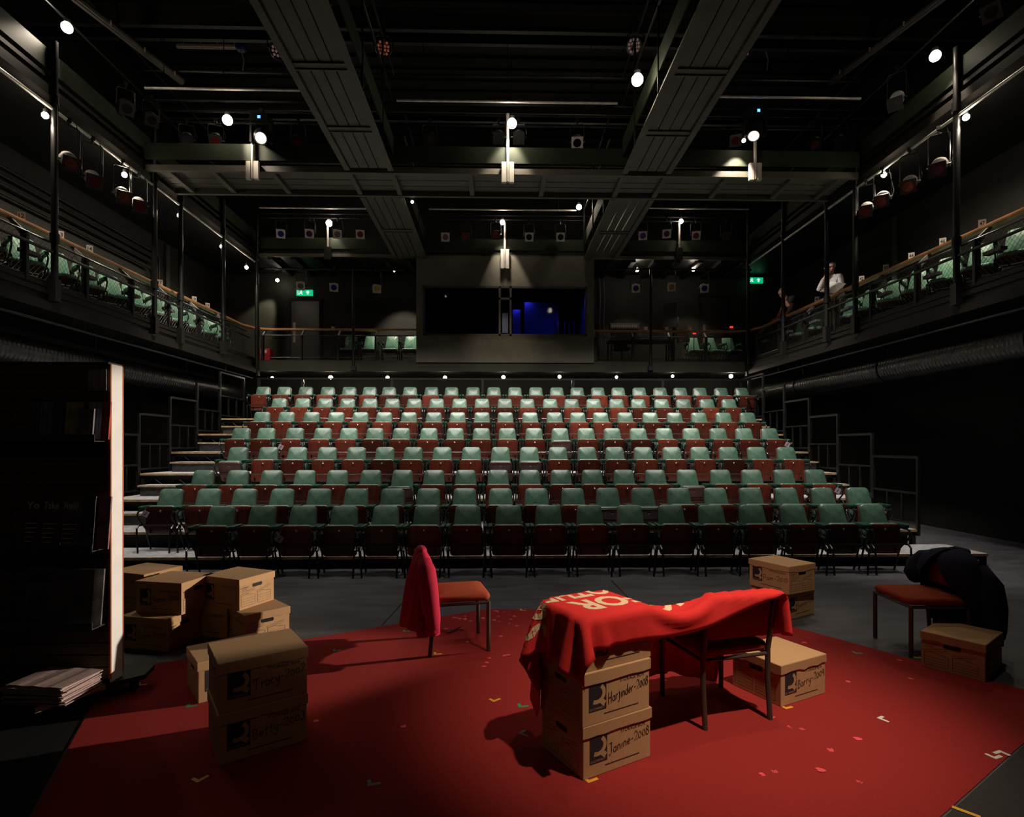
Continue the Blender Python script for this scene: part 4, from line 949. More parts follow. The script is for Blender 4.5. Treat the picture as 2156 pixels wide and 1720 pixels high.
# ------------------------------------------------------------------ display stand at the left
P0 = onZ(232, 1437, .12); P1 = onZ(253, 1422, .12); PX = P0.x; PY = P0.y; ZT = onY(232, 766, PY).z
t = thing('display_stand', 'tall slat-board display stand on castors with a bright white end strip', 'display stand', (PX, PY, 0))
W_ = 1.25; TH_ = .13
def slatpanel(x0, x1):
    b = MB(); z = .14; hs = (ZT-.14)/26
    for k in range(26): b.box(x0, x1, .006, .022, z+k*hs+.004, z+(k+1)*hs-.004)
    b.box(x0, x1, .02, .034, .14, ZT); b.build('slat_panel', M['slat'], t, smooth=False)
slatpanel(-.62, -.012); slatpanel(-W_, -.63)
b = MB(); b.box(-W_, -.01, TH_-.02, TH_, .14, ZT); b.build('back_panel', M['slat'], t)
b = MB(); b.box(-.012, -.0, .012, TH_-.012, .105, ZT); b.box(-.0, .001, .03, .034, ZT-.05, ZT-.045); b.build('end_strip', M['white'], t)['label'] = 'bright white end strip'
for y in (.002, TH_-.012): MB().box(-.012, .0015, y, y+.010, .14, ZT-.005).build('edge_trim', M['edge_orange'], t)['label'] = 'raw orange edge trim'
MB().box(-W_, -.012, .0, TH_, ZT, ZT+.012).build('top_cap', M['slat'], t)
b = MB(); b.loft([[Vector((x, y, z)) for x, y in ((-W_, -.34), (-.20, -.34), (-.02, -.02), (.14, .13), (.10, .30), (-W_, .30))] for z in (.085, .118)]); b.build('base_board', M['black'], t)
MB().add([(-.20, -.342, .085), (-.018, -.018, .085), (-.018, -.018, .118), (-.20, -.342, .118)], [(0, 1, 2, 3)]).build('base_edge', mat('raw_base_edge', (.4, .27, .15), .6), t)
for x, y in ((-.25, -.24), (.06, .14), (-1.1, -.24), (-1.1, .2)):
    q = MB(); q.tube([(x-.015, y, .035), (x+.015, y, .035)], .034, 14); q.box(x-.022, x+.022, y-.02, y+.02, .06, .086); q.build('castor', M['black'], t)
clear = mat('clear_acrylic', (.06, .06, .06), .15)
for py, d in ((928, .10), (1157, .12), (1319, .12)):
    z = onY(150, py, PY-.06).z
    MB().box(-W_+.02, -.03, -d, .006, z-.006, z).box(-W_+.02, -.03, -d, -d+.004, z, z+.04).build('shelf', clear, t)
def mag(px0, px1, py0, py1, dy, col, label, tilt=.10, text=None, tcol='plate', grp=None, thick=.012, curl=False):
    y = PY-dy; p0 = onY(px0, py1, y); p1 = onY(px1, py0, y); w, h = p1.x-p0.x, p1.z-p0.z
    o = thing('magazine' if not curl else 'newspaper', label, 'magazine' if not curl else 'newspaper', ((p0.x+p1.x)/2, y, p0.z), 0, grp)
    o.rotation_euler = (-tilt, 0, 0); b = MB()
    rings = []
    for i in range(13):
        u = -w/2+w*i/12; dd = (.02*max(0, (i-9)/3)**2 if curl else 0)+.003*math.sin(i*1.3)
        rings.append([Vector((u, -thick/2+dd, 0)), Vector((u, thick/2+dd, 0)), Vector((u, thick/2+dd, h)), Vector((u, -thick/2+dd, h))])
    b.loft(rings); b.build('cover', mat('cover_%d' % len(bpy.data.materials), col, .5 if not curl else .8, var=.6, scale=9), o)
    if text:
        q = MB(); put_text(q, text, h*.2, Matrix.Translation((-w*.42, -thick/2-.008, h*.76)) @ Matrix.Rotation(PI/2, 4, 'X'), .02, w*.8)
        for k in range(5): ribbon(q, [(-w*.4, h*(.1+.09*k)), (w*(.1+.06*k), h*(.1+.09*k))], .006, Matrix.Translation((0, -thick/2-.008, 0)) @ Matrix.Rotation(PI/2, 4, 'X'))
        q.build('cover_lettering', M[tcol], o)
    return o
g1, g2, g3 = 'magazines on the top shelf', 'magazines on the middle shelf', 'newspapers on the lower shelf'
mag(60, 80, 845, 925, .05, (.05, .06, .06), 'dark narrow magazine at the left end of the top shelf', grp=g1)
mag(82, 108, 845, 925, .05, (.10, .16, .25), 'blue covered magazine on the top shelf', grp=g1)
mag(110, 130, 850, 925, .055, (.05, .05, .06), 'black covered magazine on the top shelf', grp=g1)
mag(136, 172, 846, 925, .05, (.35, .3, .05), 'yellow and green magazine on the top shelf', grp=g1)
mag(160, 195, 860, 925, .075, (.16, .15, .16), 'grey printed leaflet in front of the yellow magazine', grp=g1)
mag(184, 212, 846, 925, .045, (.25, .26, .3), 'pale blue magazine on the top shelf beside the red one', grp=g1)
mag(208, 229, 845, 925, .035, (.4, .04, .03), 'red magazine at the right end of the top shelf', grp=g1)
mag(186, 224, 777, 822, .012, (.32, .31, .32), 'white printed notice pinned high on the slat board', tilt=0, thick=.003, grp=None)
mag(50, 84, 1046, 1150, .07, (.09, .02, .02), 'dark red magazine at the left of the middle shelf', text='Yo', grp=g2)
mag(86, 126, 1046, 1152, .075, (.12, .04, .04), 'maroon magazine second on the middle shelf', text='Take', grp=g2)
mag(128, 168, 1046, 1154, .08, (.12, .10, .10), 'grey brown magazine third on the middle shelf', text='Weekly', grp=g2)
mag(168, 196, 1046, 1154, .085, (.06, .06, .07), 'black magazine fourth on the middle shelf', grp=g2)
mag(196, 228, 1046, 1156, .06, (.25, .10, .11), 'pinkish magazine in a sleeve at the right of the middle shelf', curl=False, grp=g2)
mag(52, 114, 1195, 1316, .07, (.09, .085, .085), 'folded newspaper at the left of the lower shelf', curl=True, text='NEWS', tcol='ink', grp=g3)
mag(116, 208, 1200, 1318, .08, (.10, .095, .095), 'folded newspaper with curling edge at the right of the lower shelf', curl=True, grp=g3)
# stack of newspapers on the base
rng = random.Random(11)
base = onZ(150, 1472, .12)
for k in range(12):
    z = .119+k*.0098; rz = R(rng.uniform(-5, 5)-4); x = PX-.215+rng.uniform(-.012, .012); y = PY-.185+rng.uniform(-.012, .012)
    b = MB(); rings = []
    for i in range(11):
        u = -.19+.38*i/10; hgt = .0088*(1-.25*abs(i-5)/5); wv = .002*math.sin(i*1.9+k); fold = .006*(max(0, i-7)/3)*(rng.random()+.3)
        rings.append([Vector((u, -.14, wv+fold*.4)), Vector((u, .14, wv)), Vector((u, .14, wv+hgt)), Vector((u, -.14, wv+hgt+fold*.2))])
    b.loft(rings); o = b.build('newspaper', M['paper'], smooth=False); o.location = (x, y, z); o.rotation_euler = (0, 0, rz)
    tag(o, 'folded newspaper in the pile on the display stand base, %s' % ('bottom one' if k == 0 else 'top one' if k == 11 else '%s from the bottom' % ORD[k]), 'newspaper', 'pile of newspapers on the stand base')
# black trolley wedge beside the stand
# ------------------------------------------------------------------ lighting bars
def bar(pts, r, m, label, group=None, hang=None):
    P = [Vector(p) for p in pts]; o = thing('lighting_bar', label, 'lighting bar', P[0], 0, group)
    MB().tube([p-P[0] for p in P], r, 10).build('tube', m, o)
    if hang:
        a, c = P[0], P[-1]
        for q in (.12, .5, .88):
            g = a+(c-a)*q-P[0]; MB().tube([g, g+Vector((0, 0, hang-a.z))], .007, 6).build('hanger', M['steel_dark'], o)
    return o
def barY(px0, px1, py, Y, m, label, r=.024):
    a, c = onY(px0, py, Y), onY(px1, py, Y); bar([a, (c.x, Y, a.z)], r, m, label, None, {9.9: 8.9, 10.1: 8.9, 14.9: 9.0, 11.0: ZC-.05}.get(Y))
barY(305, 636, 185, 9.9, M['steel'], 'bright steel bar high up left of the left catwalk'); barY(835, 1300, 211, 10.1, M['steel'], 'bright steel bar high up between the two catwalks'); barY(1507, 1812, 203, 9.9, M['steel'], 'bright steel bar high up right of the right catwalk')
barY(546, 776, 437, 14.9, M['steel'], 'bright steel bar near the rear, left of the left catwalk'); barY(903, 1213, 440, 14.9, M['steel'], 'bright steel bar near the rear, between the two catwalks'); barY(1356, 1576, 438, 14.9, M['steel'], 'bright steel bar near the rear, right of the right catwalk')
for py, lab in ((233, 'upper'), (256, 'lower')): barY(338, 1792, py, 11.0, M['steel_dark'], '%s dark bar across the hall behind the crossing catwalk' % lab)
for py, lab in ((449, 'upper'), (458, 'lower')): barY(548, 1578, py, 15.25, M['steel_dark'], '%s dark bar across the rear gallery front' % lab)
barY(545, 850, 566, YB+.35, M['steel_dark'], 'dark bar over the rear balcony left of the booth', .03); barY(1262, 1582, 566, YB+.35, M['steel_dark'], 'dark bar over the rear balcony right of the booth', .03)
ZB = 6.56
bar([(XL+.06, 3, ZB), (XL+.06, YB-.2, ZB)], .026, M['steel'], 'long steel bar hanging under the left gallery edge'); bar([(XR-.06, 3, ZB), (XR-.06, YB-.2, ZB)], .026, M['steel'], 'long steel bar hanging under the right gallery edge')
bar([(XL+.02, 3, 8.1), (XL+.02, YB, 8.1)], .022, M['steel_dark'], 'dark guard bar along the left gallery'); bar([(XR-.02, 3, 8.1), (XR-.02, YB, 8.1)], .022, M['steel_dark'], 'dark guard bar along the right gallery')
bar([(XL+.02, 3, 8.75), (XL+.02, YB, 8.75)], .022, M['steel_dark'], 'upper guard bar along the left gallery'); bar([(XR-.02, 3, 8.75), (XR-.02, YB, 8.75)], .022, M['steel_dark'], 'upper guard bar along the right gallery')
bar([(XL+.0, 3, 3.45), (XL+.0, YB-.2, 3.45)], .02, M['steel_dark'], 'dark pipe slung below the left balcony edge', None, FB-.3); bar([(XR-.0, 3, 3.45), (XR-.0, YB-.2, 3.45)], .02, M['steel_dark'], 'dark pipe slung below the right balcony edge', None, FB-.3)
# ------------------------------------------------------------------ spotlights
gel = {}
def gelm(k):
    cols = {'blue': (.008, .015, .16), 'purple': (.05, .008, .05), 'red': (.075, .008, .007), 'amber': (.13, .035, .018), 'grey': (.10, .09, .085), 'black': (.006, .006, .006), 'straw': (.42, .28, .05), 'clear': (.03, .03, .03), 'gold': (.30, .17, .06)}
    if k not in gel: gel[k] = mat('gel_%s' % k, cols[k], .12 if k != 'black' else .5, spec=.6 if k != 'black' else .1, var=.35, scale=25)
    return gel[k]
M['frame_card'] = mat('pale_gel_frame', (.45, .40, .36), .5)
M['lamp_silver_lit'] = mat('silver_barrel_lamp_lit', (.34, .325, .31), .4, .35)  # silver barrel, paled further to carry light from the nearby bulbs
M['lamp_body'] = mat('black_lamp_body', (.022, .022, .022), .35, .3)
PROT = {}
def spotlight(pos, aim, k, label, group, frame='pale', kind='fresnel', hang=.34):
    """a theatre lantern: body along local -y, hung from a clamp above"""
    pos = Vector(pos); d = (Vector(aim)-pos).normalized(); rz = math.atan2(d.x, -d.y); tilt = math.asin(-d.z)
    o = thing('stage_spotlight', label, 'stage light', pos, rz, group)
    rx = Matrix.Rotation(tilt, 4, 'X')
    mt = rx @ Matrix.Rotation(PI/2, 4, 'X')              # lathe axis z -> -y
    L = .30 if kind == 'fresnel' else .46
    b = MB()
    if kind == 'fresnel': b.lathe([(.02, -.17), (.075, -.165), (.10, -.13), (.105, .0), (.098, .02), (.105, .04), (.108, .12), (.098, .125)], 18, mt)
    else: b.lathe([(.02, -.26), (.07, -.25), (.085, -.2), (.085, -.06), (.065, -.04), (.06, .10), (.075, .11), (.085, .19), (.085, .21), (.075, .215)], 18, mt)
    zf = .125 if kind == 'fresnel' else .215
    for q in (-.10, -.06, -.02): b.lathe([(.104, q), (.112, q+.004), (.112, q+.014), (.104, q+.018)], 18, mt)
    b.build('lamp_housing', M['lamp_body'] if kind == 'fresnel' else M['lamp_silver_lit'], o)
    fr = MB(); s = .112; r0 = .078
    outer = [(s, -s), (s, s), (-s, s), (-s, -s)]; pts = []
    N = 24
    def sq(a): c, q = math.cos(a), math.sin(a); m_ = max(abs(c), abs(q)); return (s*c/m_, s*q/m_)
    for z in (zf, zf+.008):
        pts.append([mt @ Vector((*sq(2*PI*i/N+PI/4), z)) for i in range(N)])
    inner = [[mt @ Vector((r0*math.cos(2*PI*i/N+PI/4), r0*math.sin(2*PI*i/N+PI/4), z)) for i in range(N)] for z in (zf+.008, zf)]
    fr.loft([pts[0], pts[1], inner[0], inner[1], pts[0]], cap=False)
    fr.build('gel_frame', M['frame_card'] if frame == 'pale' else M['lamp_body'], o, smooth=False)
    g = MB(); g.lathe([(.001, zf+.002), (r0+.004, zf+.002), (r0+.004, zf+.005), (.001, zf+.005)], 24, mt); g.build('colour_gel', gelm(k), o)
    y = MB(); w = .135
    y.tube([(-w, 0, 0), (-w, 0, hang-.12), (-w+.03, 0, hang-.09), (w-.03, 0, hang-.09), (w, 0, hang-.12), (w, 0, 0)], .009, 6)
    for sx in (-1, 1): y.tube([(sx*.1, 0, 0), (sx*(w+.02), 0, 0)], .018, 8)
    y.build('yoke', M['lamp_body'], o)
    c = MB(); c.tube([(0, 0, hang-.09), (0, 0, hang-.02)], .016, 8).box(-.03, .03, -.025, .025, hang-.03, hang+.03); c.build('clamp', M['lamp_body'], o)
    cb = MB(); cb.tube([(.05, .10, .05), (.12, .16, .02), (.16, .14, .15), (.10, .03, hang-.02)], .006, 5); cb.build('cable', M['lamp_body'], o)
STG = Vector((0, 3.2, 1.0))
def far(px, py, k, i, frame='pale', roll=0):
    p = onY(px, py, 14.95); spotlight(p, (p.x*.35, 2.0, .5), k, 'stage spotlight with %s gel on the rear gallery bar, %s from the left' % (k, ORD[i]), 'rear gallery spotlights', frame, hang=.42)
for i, (px, py, k, fr) in enumerate(((592, 491, 'blue', 'pale'), (652, 491, 'purple', 'pale'), (711, 492, 'grey', 'pale'), (759, 492, 'red', 'pale'), (938, 498, 'grey', 'pale'), (981, 497, 'red', 'dark'), (1044, 494, 'amber', 'dark'), (1114, 498, 'black', 'pale'), (1180, 498, 'black', 'pale'), (1353, 495, 'blue', 'pale'), (1403, 491, 'purple', 'pale'), (1465, 495, 'amber', 'pale'), (1529, 496, 'clear', 'dark'))): far(px, py, k, i, fr)
for i, (px, py, k) in enumerate(((634, 601, 'grey'), (704, 604, 'blue'), (792, 607, 'straw'), (1338, 606, 'blue'), (1413, 603, 'gold'), (1482, 606, 'blue'))):
    p = onY(px, py, YB+.25); zb = onY(px, 566, YB+.35).z
    spotlight(p, (p.x*.3 if i != 2 else 1.5, 1.0, .8), k, 'stage spotlight with %s gel over the rear balcony, %s from the left' % (k, ORD[i]), 'rear balcony spotlights', 'pale', 'profile', hang=zb-p.z)
for i, (px, py, k, fr) in enumerate(((393, 293, 'clear', 'dark'), (454, 294, 'red', 'dark'), (628, 298, 'red', 'dark'), (905, 292, 'clear', 'dark'), (1050, 288, 'clear', 'dark'), (1092, 288, 'clear', 'dark'), (1215, 298, 'black', 'pale'), (1548, 293, 'red', 'dark'), (1715, 302, 'amber', 'dark'), (1768, 298, 'clear', 'dark'))):
    p = onY(px, py, 10.95); zb = onY(px, 256, 11.0).z
    spotlight(p, (p.x*.4, 2.5, .5), k, 'dim stage spotlight on the bar behind the crossing catwalk, %s from the left' % ORD[i], 'crossing catwalk spotlights', fr, hang=max(.25, zb-p.z))
for i, (px, py, k) in enumerate(((145, 338, 'amber'), (195, 376, 'red'), (258, 410, 'amber'), (292, 430, 'red'))):
    p = onX(px, py, XL+.08); spotlight(p, (-.5, 3.0, .6), k, 'stage spotlight with %s gel under the left gallery, %s from the stage' % (k, ORD[i]), 'left gallery spotlights', 'dark', 'profile', hang=max(.25, ZB-p.z))
for i, (px, py, k) in enumerate(((1977, 350, 'purple'), (1915, 386, 'amber'), (1858, 418, 'amber'), (1824, 440, 'red'))):
    p = onX(px, py, XR-.08); spotlight(p, (1.2, 3.0, .6), k, 'stage spotlight with %s gel under the right gallery, %s from the stage' % (k, ORD[i]), 'right gallery spotlights', 'dark', 'profile', hang=max(.25, ZB-p.z))
p = onX(1888, 210, XR-.1); spotlight(p, (1.5, 4, .6), 'clear', 'stage spotlight lit white above the right gallery toe board', None, 'dark', 'profile', hang=.55)
for px, lab in ((265, 'left'), (318, 'left again')):
    p = onX(px, 225 if px < 300 else 250, XL+.1); spotlight(p, (0, 3, .6), 'black', 'dim stage spotlight on the upper %s gallery rail, %s' % ('left', 'nearer the stage' if px < 300 else 'further from the stage'), None, 'dark', hang=.4)
p = onX(2092, 20, XR-.1); spotlight(p, (0, 3, .6), 'black', 'dim square-fronted spotlight high at the right gallery near the frame top', None, 'dark', hang=.4)
# LED wash lights
ledm = mat('led_lens', (.32, .24, .24), .12, spec=.9, emit=(1, .6, .55), estr=.06); ledr = mat('led_lens_red', (.5, .14, .09), .15, spec=.9, emit=(1, .25, .12), estr=.10)
def par(px, py, lm, label):
    p = onY(px, py, 9.6); d = (Vector((0, 1, 2))-p).normalized(); o = thing('wash_light', label, 'stage light', p, math.atan2(d.x, -d.y), 'LED wash lights')
    mt = Matrix.Rotation(math.asin(-d.z), 4, 'X') @ Matrix.Rotation(PI/2, 4, 'X')
    MB().lathe([(.02, -.12), (.10, -.11), (.135, -.05), (.14, .04), (.13, .05), (.125, .035), (.01, .035)], 22, mt).build('lamp_housing', M['lamp_body'], o)
    for x, y in [(-.055, .085), (0, .09), (.055, .085)] + [(-.08+.053*k, .035) for k in range(4)] + [(-.08+.053*k, -.018) for k in range(4)] + [(-.055, -.07), (0, -.075), (.055, -.07)]:
        MB().lathe([(.001, .04), (.022, .04), (.02, .05), (.008, .055), (.001, .056)], 12, mt @ Matrix.Translation((x, y, 0))).build('lens', lm, o)
    MB().tube([(-.16, 0, 0), (-.16, 0, .16), (0, 0, .26), (.16, 0, .16), (.16, 0, 0)], .012, 6).box(-.03, .03, -.03, .03, .25, .33).build('yoke', M['lamp_body'], o)
    MB().tube([(0, 0, .3), (0, 0, ZC-.05-p.z)], .015, 6).build('drop_pipe', M['lamp_body'], o)
par(585, 106, ledm, 'round LED wash light just left of the left catwalk'); par(807, 102, ledr, 'round LED wash light with reddish lenses right of the left catwalk'); par(1335, 97, ledm, 'round LED wash light just left of the right catwalk'); par(1566, 105, ledm, 'round LED wash light just right of the right catwalk')
# moving heads
def mover(px, py, aim, label, lit):
    p = onY(px, py, 10.2); o = thing('moving_head_light', label, 'stage light', p)
    MB().box(-.17, .17, -.13, .13, .22, .36).build('base', M['lamp_body'], o, bevel=.01)
    b = MB(); b.box(-.20, -.15, -.05, .05, -.12, .24); b.box(.15, .20, -.05, .05, -.12, .24); b.box(-.2, .2, -.06, .06, .19, .24); b.build('yoke', M['lamp_body'], o, bevel=.008)
    d = Vector(aim).normalized(); q = d.to_track_quat('Z', 'Y').to_matrix().to_4x4()
    MB().lathe([(.03, -.24), (.11, -.22), (.135, -.1), (.135, .06), (.115, .17), (.10, .20), (.095, .19), (.01, .185)], 20, q).build('head', M['lamp_body'], o)
    MB().lathe([(.001, .187), (.09, .187), (.085, .20), (.05, .212), (.001, .216)], 20, q).build('front_lens', lit, o)
    MB().box(-.02, .03, -.135, -.13, .26, .31).build('status_screen', mat('status_blue_%d' % len(bpy.data.materials), (.05, .1, .9), .4, emit=(.05, .16, 1), estr=6), o)
    MB().box(-.03, .03, -.03, .03, .36, .5).build('clamp', M['lamp_body'], o)
lens_lit = mat('lens_lit_warm', (.9, .6, .45), .2, emit=(1, .66, .48), estr=9); lens_dim = mat('lens_dim', (.6, .55, .5), .15, spec=.9)
mover(551, 288, (.25, -.8, -.55), 'moving head light with glowing lens left of centre', lens_lit); mover(1590, 274, (-.35, -.45, -.8), 'moving head light glaring brightly, right of centre', lens_lit)
# ------------------------------------------------------------------ work lamps (the bright bulbs)
WL_ = []
def worklamp(p, r, label, power, group=None, spot=None, col=(1, .84, .66), drop=.14, soft=False, cone=100, blend=.5, glow=0):
    o = thing('work_lamp', label, 'lamp', p, 0, group)
    MB().ball((0, 0, 0), r, 14, 10).build('bulb', M['bulb_soft'] if soft else M['bulb'], o)
    MB().lathe([(.003, 0), (r*.6, 0), (r*.6, .05), (r*.35, .06), (.003, .06)], 10, Matrix.Translation((0, 0, r*.9))).tube([(0, 0, r*.8+.05), (0, 0, r*.8+drop)], .008, 6).build('lamp_holder', M['lamp_body'], o)
    l = bpy.data.lights.new('lamp_glow', 'SPOT' if spot else 'POINT'); l.energy = power; l.color = col; l.shadow_soft_size = r
    if spot: l.spot_size = R(cone); l.spot_blend = blend
    lo = bpy.data.objects.new('lamp_glow', l); COL.objects.link(lo); lo.location = Vector(p) + (Vector(spot).normalized()*(r*1.05) if spot else Vector((0, 0, -r*1.0-.012)))
    if glow:
        l2 = bpy.data.lights.new('lamp_glow', 'POINT'); l2.energy = glow; l2.color = col; l2.shadow_soft_size = r; l2o = bpy.data.objects.new('lamp_glow', l2); COL.objects.link(l2o); l2o.location = Vector(p) + Vector((0, -.012-r, 0))
    if spot: lo.rotation_euler = Vector(spot).to_track_quat('-Z', 'Y').to_euler()
gl, gr = 'work lamps of the left gallery', 'work lamps of the right gallery'
worklamp(onX(141, 58, XL+.15), .075, 'bright work lamp high at the left, above the nearest pole', 160, None, (-.25, -.5, -1), cone=70)
worklamp(onX(1969, 118, XR-.35), .075, 'bright work lamp high at the right, above the gallery toe board', 150, None, (.4, .1, -1), cone=60)
for i, (px, py) in enumerate(((95, 243), (262, 368), (378, 454), (467, 519), (519, 563))):
    worklamp(onX(px, py, XL+.02), .045, 'small bright work lamp under the left gallery, %s from the stage' % ORD[i], (110, 100, 100, 95, 70)[i], gl, (-.25, 0, -1), cone=150, blend=.5, glow=7)
for i, (px, py) in enumerate(((2034, 247), (1861, 368))):
    worklamp(onX(px, py, XR-.02), .045, 'small bright work lamp under the right gallery, %s from the stage' % ORD[i], 125, gr, (.25, 0, -1), cone=150, blend=.5, glow=7)
worklamp(onY(584, 590, YW-.4), .05, 'small bright work lamp over the rear balcony, left of the left door', 190, None, (-.62, .3, -1), cone=46, col=(1, .88, .58))
worklamp(onY(830, 571, YB+.4), .022, 'tiny bright lamp over the rear balcony seats left of the booth', 240, None, (.05, .42, -1), cone=70)
worklamp(onY(1341, 568, YB+.5), .055, 'bright work lamp over the rear balcony, nearer the booth', 80, None, (0, .15, -1), cone=80, glow=3); worklamp(onY(1460, 567, YB+.5), .055, 'bright work lamp over the rear balcony, near the right door', 110, None, (.1, .15, -1), cone=80, glow=3)
worklamp(onY(479, 253, 10.08), .085, 'bright work lamp above the crossing catwalk, left third', 130, None, (.46, .30, -.45), glow=7, cone=62)
worklamp(onY(1078, 260, 10.08), .085, 'bright work lamp above the crossing catwalk, centre', 150, None, (-.05, .33, -.55), cone=74, blend=.3, glow=7)
worklamp(onX(1342, 168, RX[0]-.35), .085, 'bright work lamp beside the right catwalk, nearer the stage', 60, None, (.6, .35, -.7), cone=80, glow=7)
worklamp(onX(1219, 436, RX[0]-.30), .07, 'bright work lamp beside the right catwalk, near the rear', 90, None, (.5, -.5, -.9), cone=80, glow=4)
worklamp(onY(693, 470, YB-.2), .085, 'bright work lamp above the rear gallery, left of the booth', 45, None, (.10, .2, -.6), cone=60, glow=6)
worklamp(onY(1058, 468, YB-.33), .065, 'bright work lamp above the rear gallery, over the booth', 230, None, (.02, .13, -1), cone=52, blend=.12, glow=4)
worklamp(onY(1434, 466, YB-.2), .06, 'bright work lamp above the rear gallery, right of the booth', 20, None, (0, .1, -1), cone=60, glow=5)
worklamp(onY(553, 262, 10.22), .03, 'small lamp behind the left moving head lighting the toe board', 90, None, (-.1, .1, -1), cone=60)
worklamp(onY(1566, 296, 10.15), .035, 'bright lamp under the right moving head lighting the toe board', 220, None, (-.1, .35, -1), cone=75)
worklamp(onX(868, 425, LX[1]+.25), .03, 'small lamp by the left catwalk near the rear', 50, None, (-.6, .1, -1), cone=90)
for i, (px, py, rr) in enumerate(((573, 795, .035), (696, 795, .06), (816, 795, .05), (937, 795, .05), (1060, 794, .052), (1178, 793, .048), (1298, 794, .04), (1416, 792, .04), (1539, 792, .055))):
    worklamp(onY(px, py, YB+.25), rr, 'small round lamp below the rear balcony, %s from the left' % ORD[i], 12*(rr/.05)**2, 'lamps behind the last seat row', drop=.06, soft=True)
# batten diffuser again, darkened to paint in the shade over the side galleries
M['fluor_shaded'] = mat('shaded_diffuser', (.07, .062, .056), .6)
# fluorescent battens on the ceiling
def batten(c, L, rz, label, w=.14, dm='fluor'):
    o = thing('fluorescent_batten', label, 'fluorescent light', c, rz)
    MB().box(-L/2, L/2, -w/2, w/2, 0, .10).build('diffuser', M[dm], o, bevel=.025)
    for x in (-L*.38, -L*.12, L*.14, L*.4): MB().box(x-.012, x+.012, -w/2-.006, w/2+.006, .04, .11).build('clip', M['steel'], o)
    MB().box(-L/2-.02, L/2+.02, -w*.3, w*.3, .08, .13).build('backing', M['lamp_body'], o)
    if c.z < ZC-.2:
        for x in (-L*.3, L*.3): MB().tube([(x, 0, .1), (x, 0, ZC-.05-c.z)], .006, 6).build('hanger', M['lamp_body'], o)
    return o
p = onY(1086, 94, 12.0); batten(p, 1.38, 0, 'pale fluorescent batten on the ceiling between the two catwalks')
b = MB(); q0 = onY(1122, 64, 12.0); q1 = onY(1158, 90, 12.0); b.tube([q0, q0+Vector((.15, 0, .1)), (q0+q1)/2+Vector((.2, 0, .13)), q1+Vector((.06, 0, .15)), q1], .012, 6); b.tube([q0, q0+Vector((-.08, 0, -.1))], .035, 8)
tag(b.build('cable_plug', M['plate']), 'white cable and plug looping above the central batten', 'cable')
p = onY(440, 103, 11.6); batten(p, 1.33, 0, 'thin fluorescent batten on the ceiling left of the left catwalk', .07)
p = onY(1707, 109, 11.6); batten(p, 1.25, 0, 'thin fluorescent batten on the ceiling right of the right catwalk', .07)
p = onY(262, 85, 9.4); batten(p, 2.4, R(75), 'dim fluorescent batten over the left gallery', .10, 'fluor_shaded')
p = onY(1868, 90, 9.4); batten(p, 2.4, R(-75), 'dim fluorescent batten over the right gallery', .10, 'fluor_shaded')
# chain hoists in front of yellow load plates
hoist_b = mat('dark_blue_hoist', (.01, .018, .10), .4)
for px, sgn, lab in ((508, 1, 'left'), (1612, -1, 'right')):
    p = onY(px, 90, 11.2); o = thing('chain_hoist', 'dark blue chain hoist hanging at the %s of the ceiling' % lab, 'hoist', p)
    MB().box(-.09, .09, -.08, .08, -.16, .08).build('motor_body', hoist_b, o, bevel=.02)
    MB().tube([(0, 0, .08), (0, 0, .16)], .015, 8).tube([(.04*math.cos(a), 0, .2+.04*math.sin(a)) for a in [2*PI*i/12 for i in range(13)]], .012, 6).tube([(0, 0, .24), (0, 0, ZC-.05-p.z)], .01, 6).build('hook', M['steel'], o)
    MB().tube([(0, 0, -.16), (.05, 0, -.34), (.03, 0, -.55)], .01, 6).build('chain', M['steel'], o)
    q = onY(px+sgn*2, 74, 11.35); o = thing('load_plate', 'dull orange load notice on the beam behind the %s hoist' % lab, 'sign', q)
    MB().box(-.42, .42, 0, .01, -.05, .06).build('board', mat('dull_orange_%s' % lab, (.28, .09, .01), .6), o); MB().tube([(-.3, .015, .0), (-.3, .015, ZC-.05-q.z)], .01, 6).build('hanger', M['lamp_body'], o)
# ------------------------------------------------------------------ people
def skin_body(name, nodes, edges, m, parent, sub=2):
    keys = list(nodes); me = bpy.data.meshes.new(name)
    me.from_pydata([nodes[k][0] for k in keys], [(keys.index(a)) and (keys.index(a), keys.index(b)) or (keys.index(a), keys.index(b)) for a, b in edges], [])
    o = bpy.data.objects.new(name, me); COL.objects.link(o)
    md = o.modifiers.new('s', 'SKIN'); md.use_smooth_shade = True
    for k, v in zip(keys, me.skin_vertices[0].data):
        r = nodes[k][1]; v.radius = (r, r) if not isinstance(r, tuple) else r; v.use_root = (k == keys[0])
    sd = o.modifiers.new('d', 'SUBSURF'); sd.levels = sub; sd.render_levels = sub
    dg = bpy.context.evaluated_depsgraph_get(); m2 = bpy.data.meshes.new_from_object(o.evaluated_get(dg))
    o.modifiers.clear(); o.data = m2; m2.name = name; m2.materials.clear(); m2.materials.append(m)
    m2.polygons.foreach_set('use_smooth', [True]*len(m2.polygons)); bpy.data.meshes.remove(me)
    o.parent = parent; return o
SKIN = mat('skin', (.45, .20, .13), .5, var=.12, scale=20)
def chain(names): return list(zip(names, names[1:]))
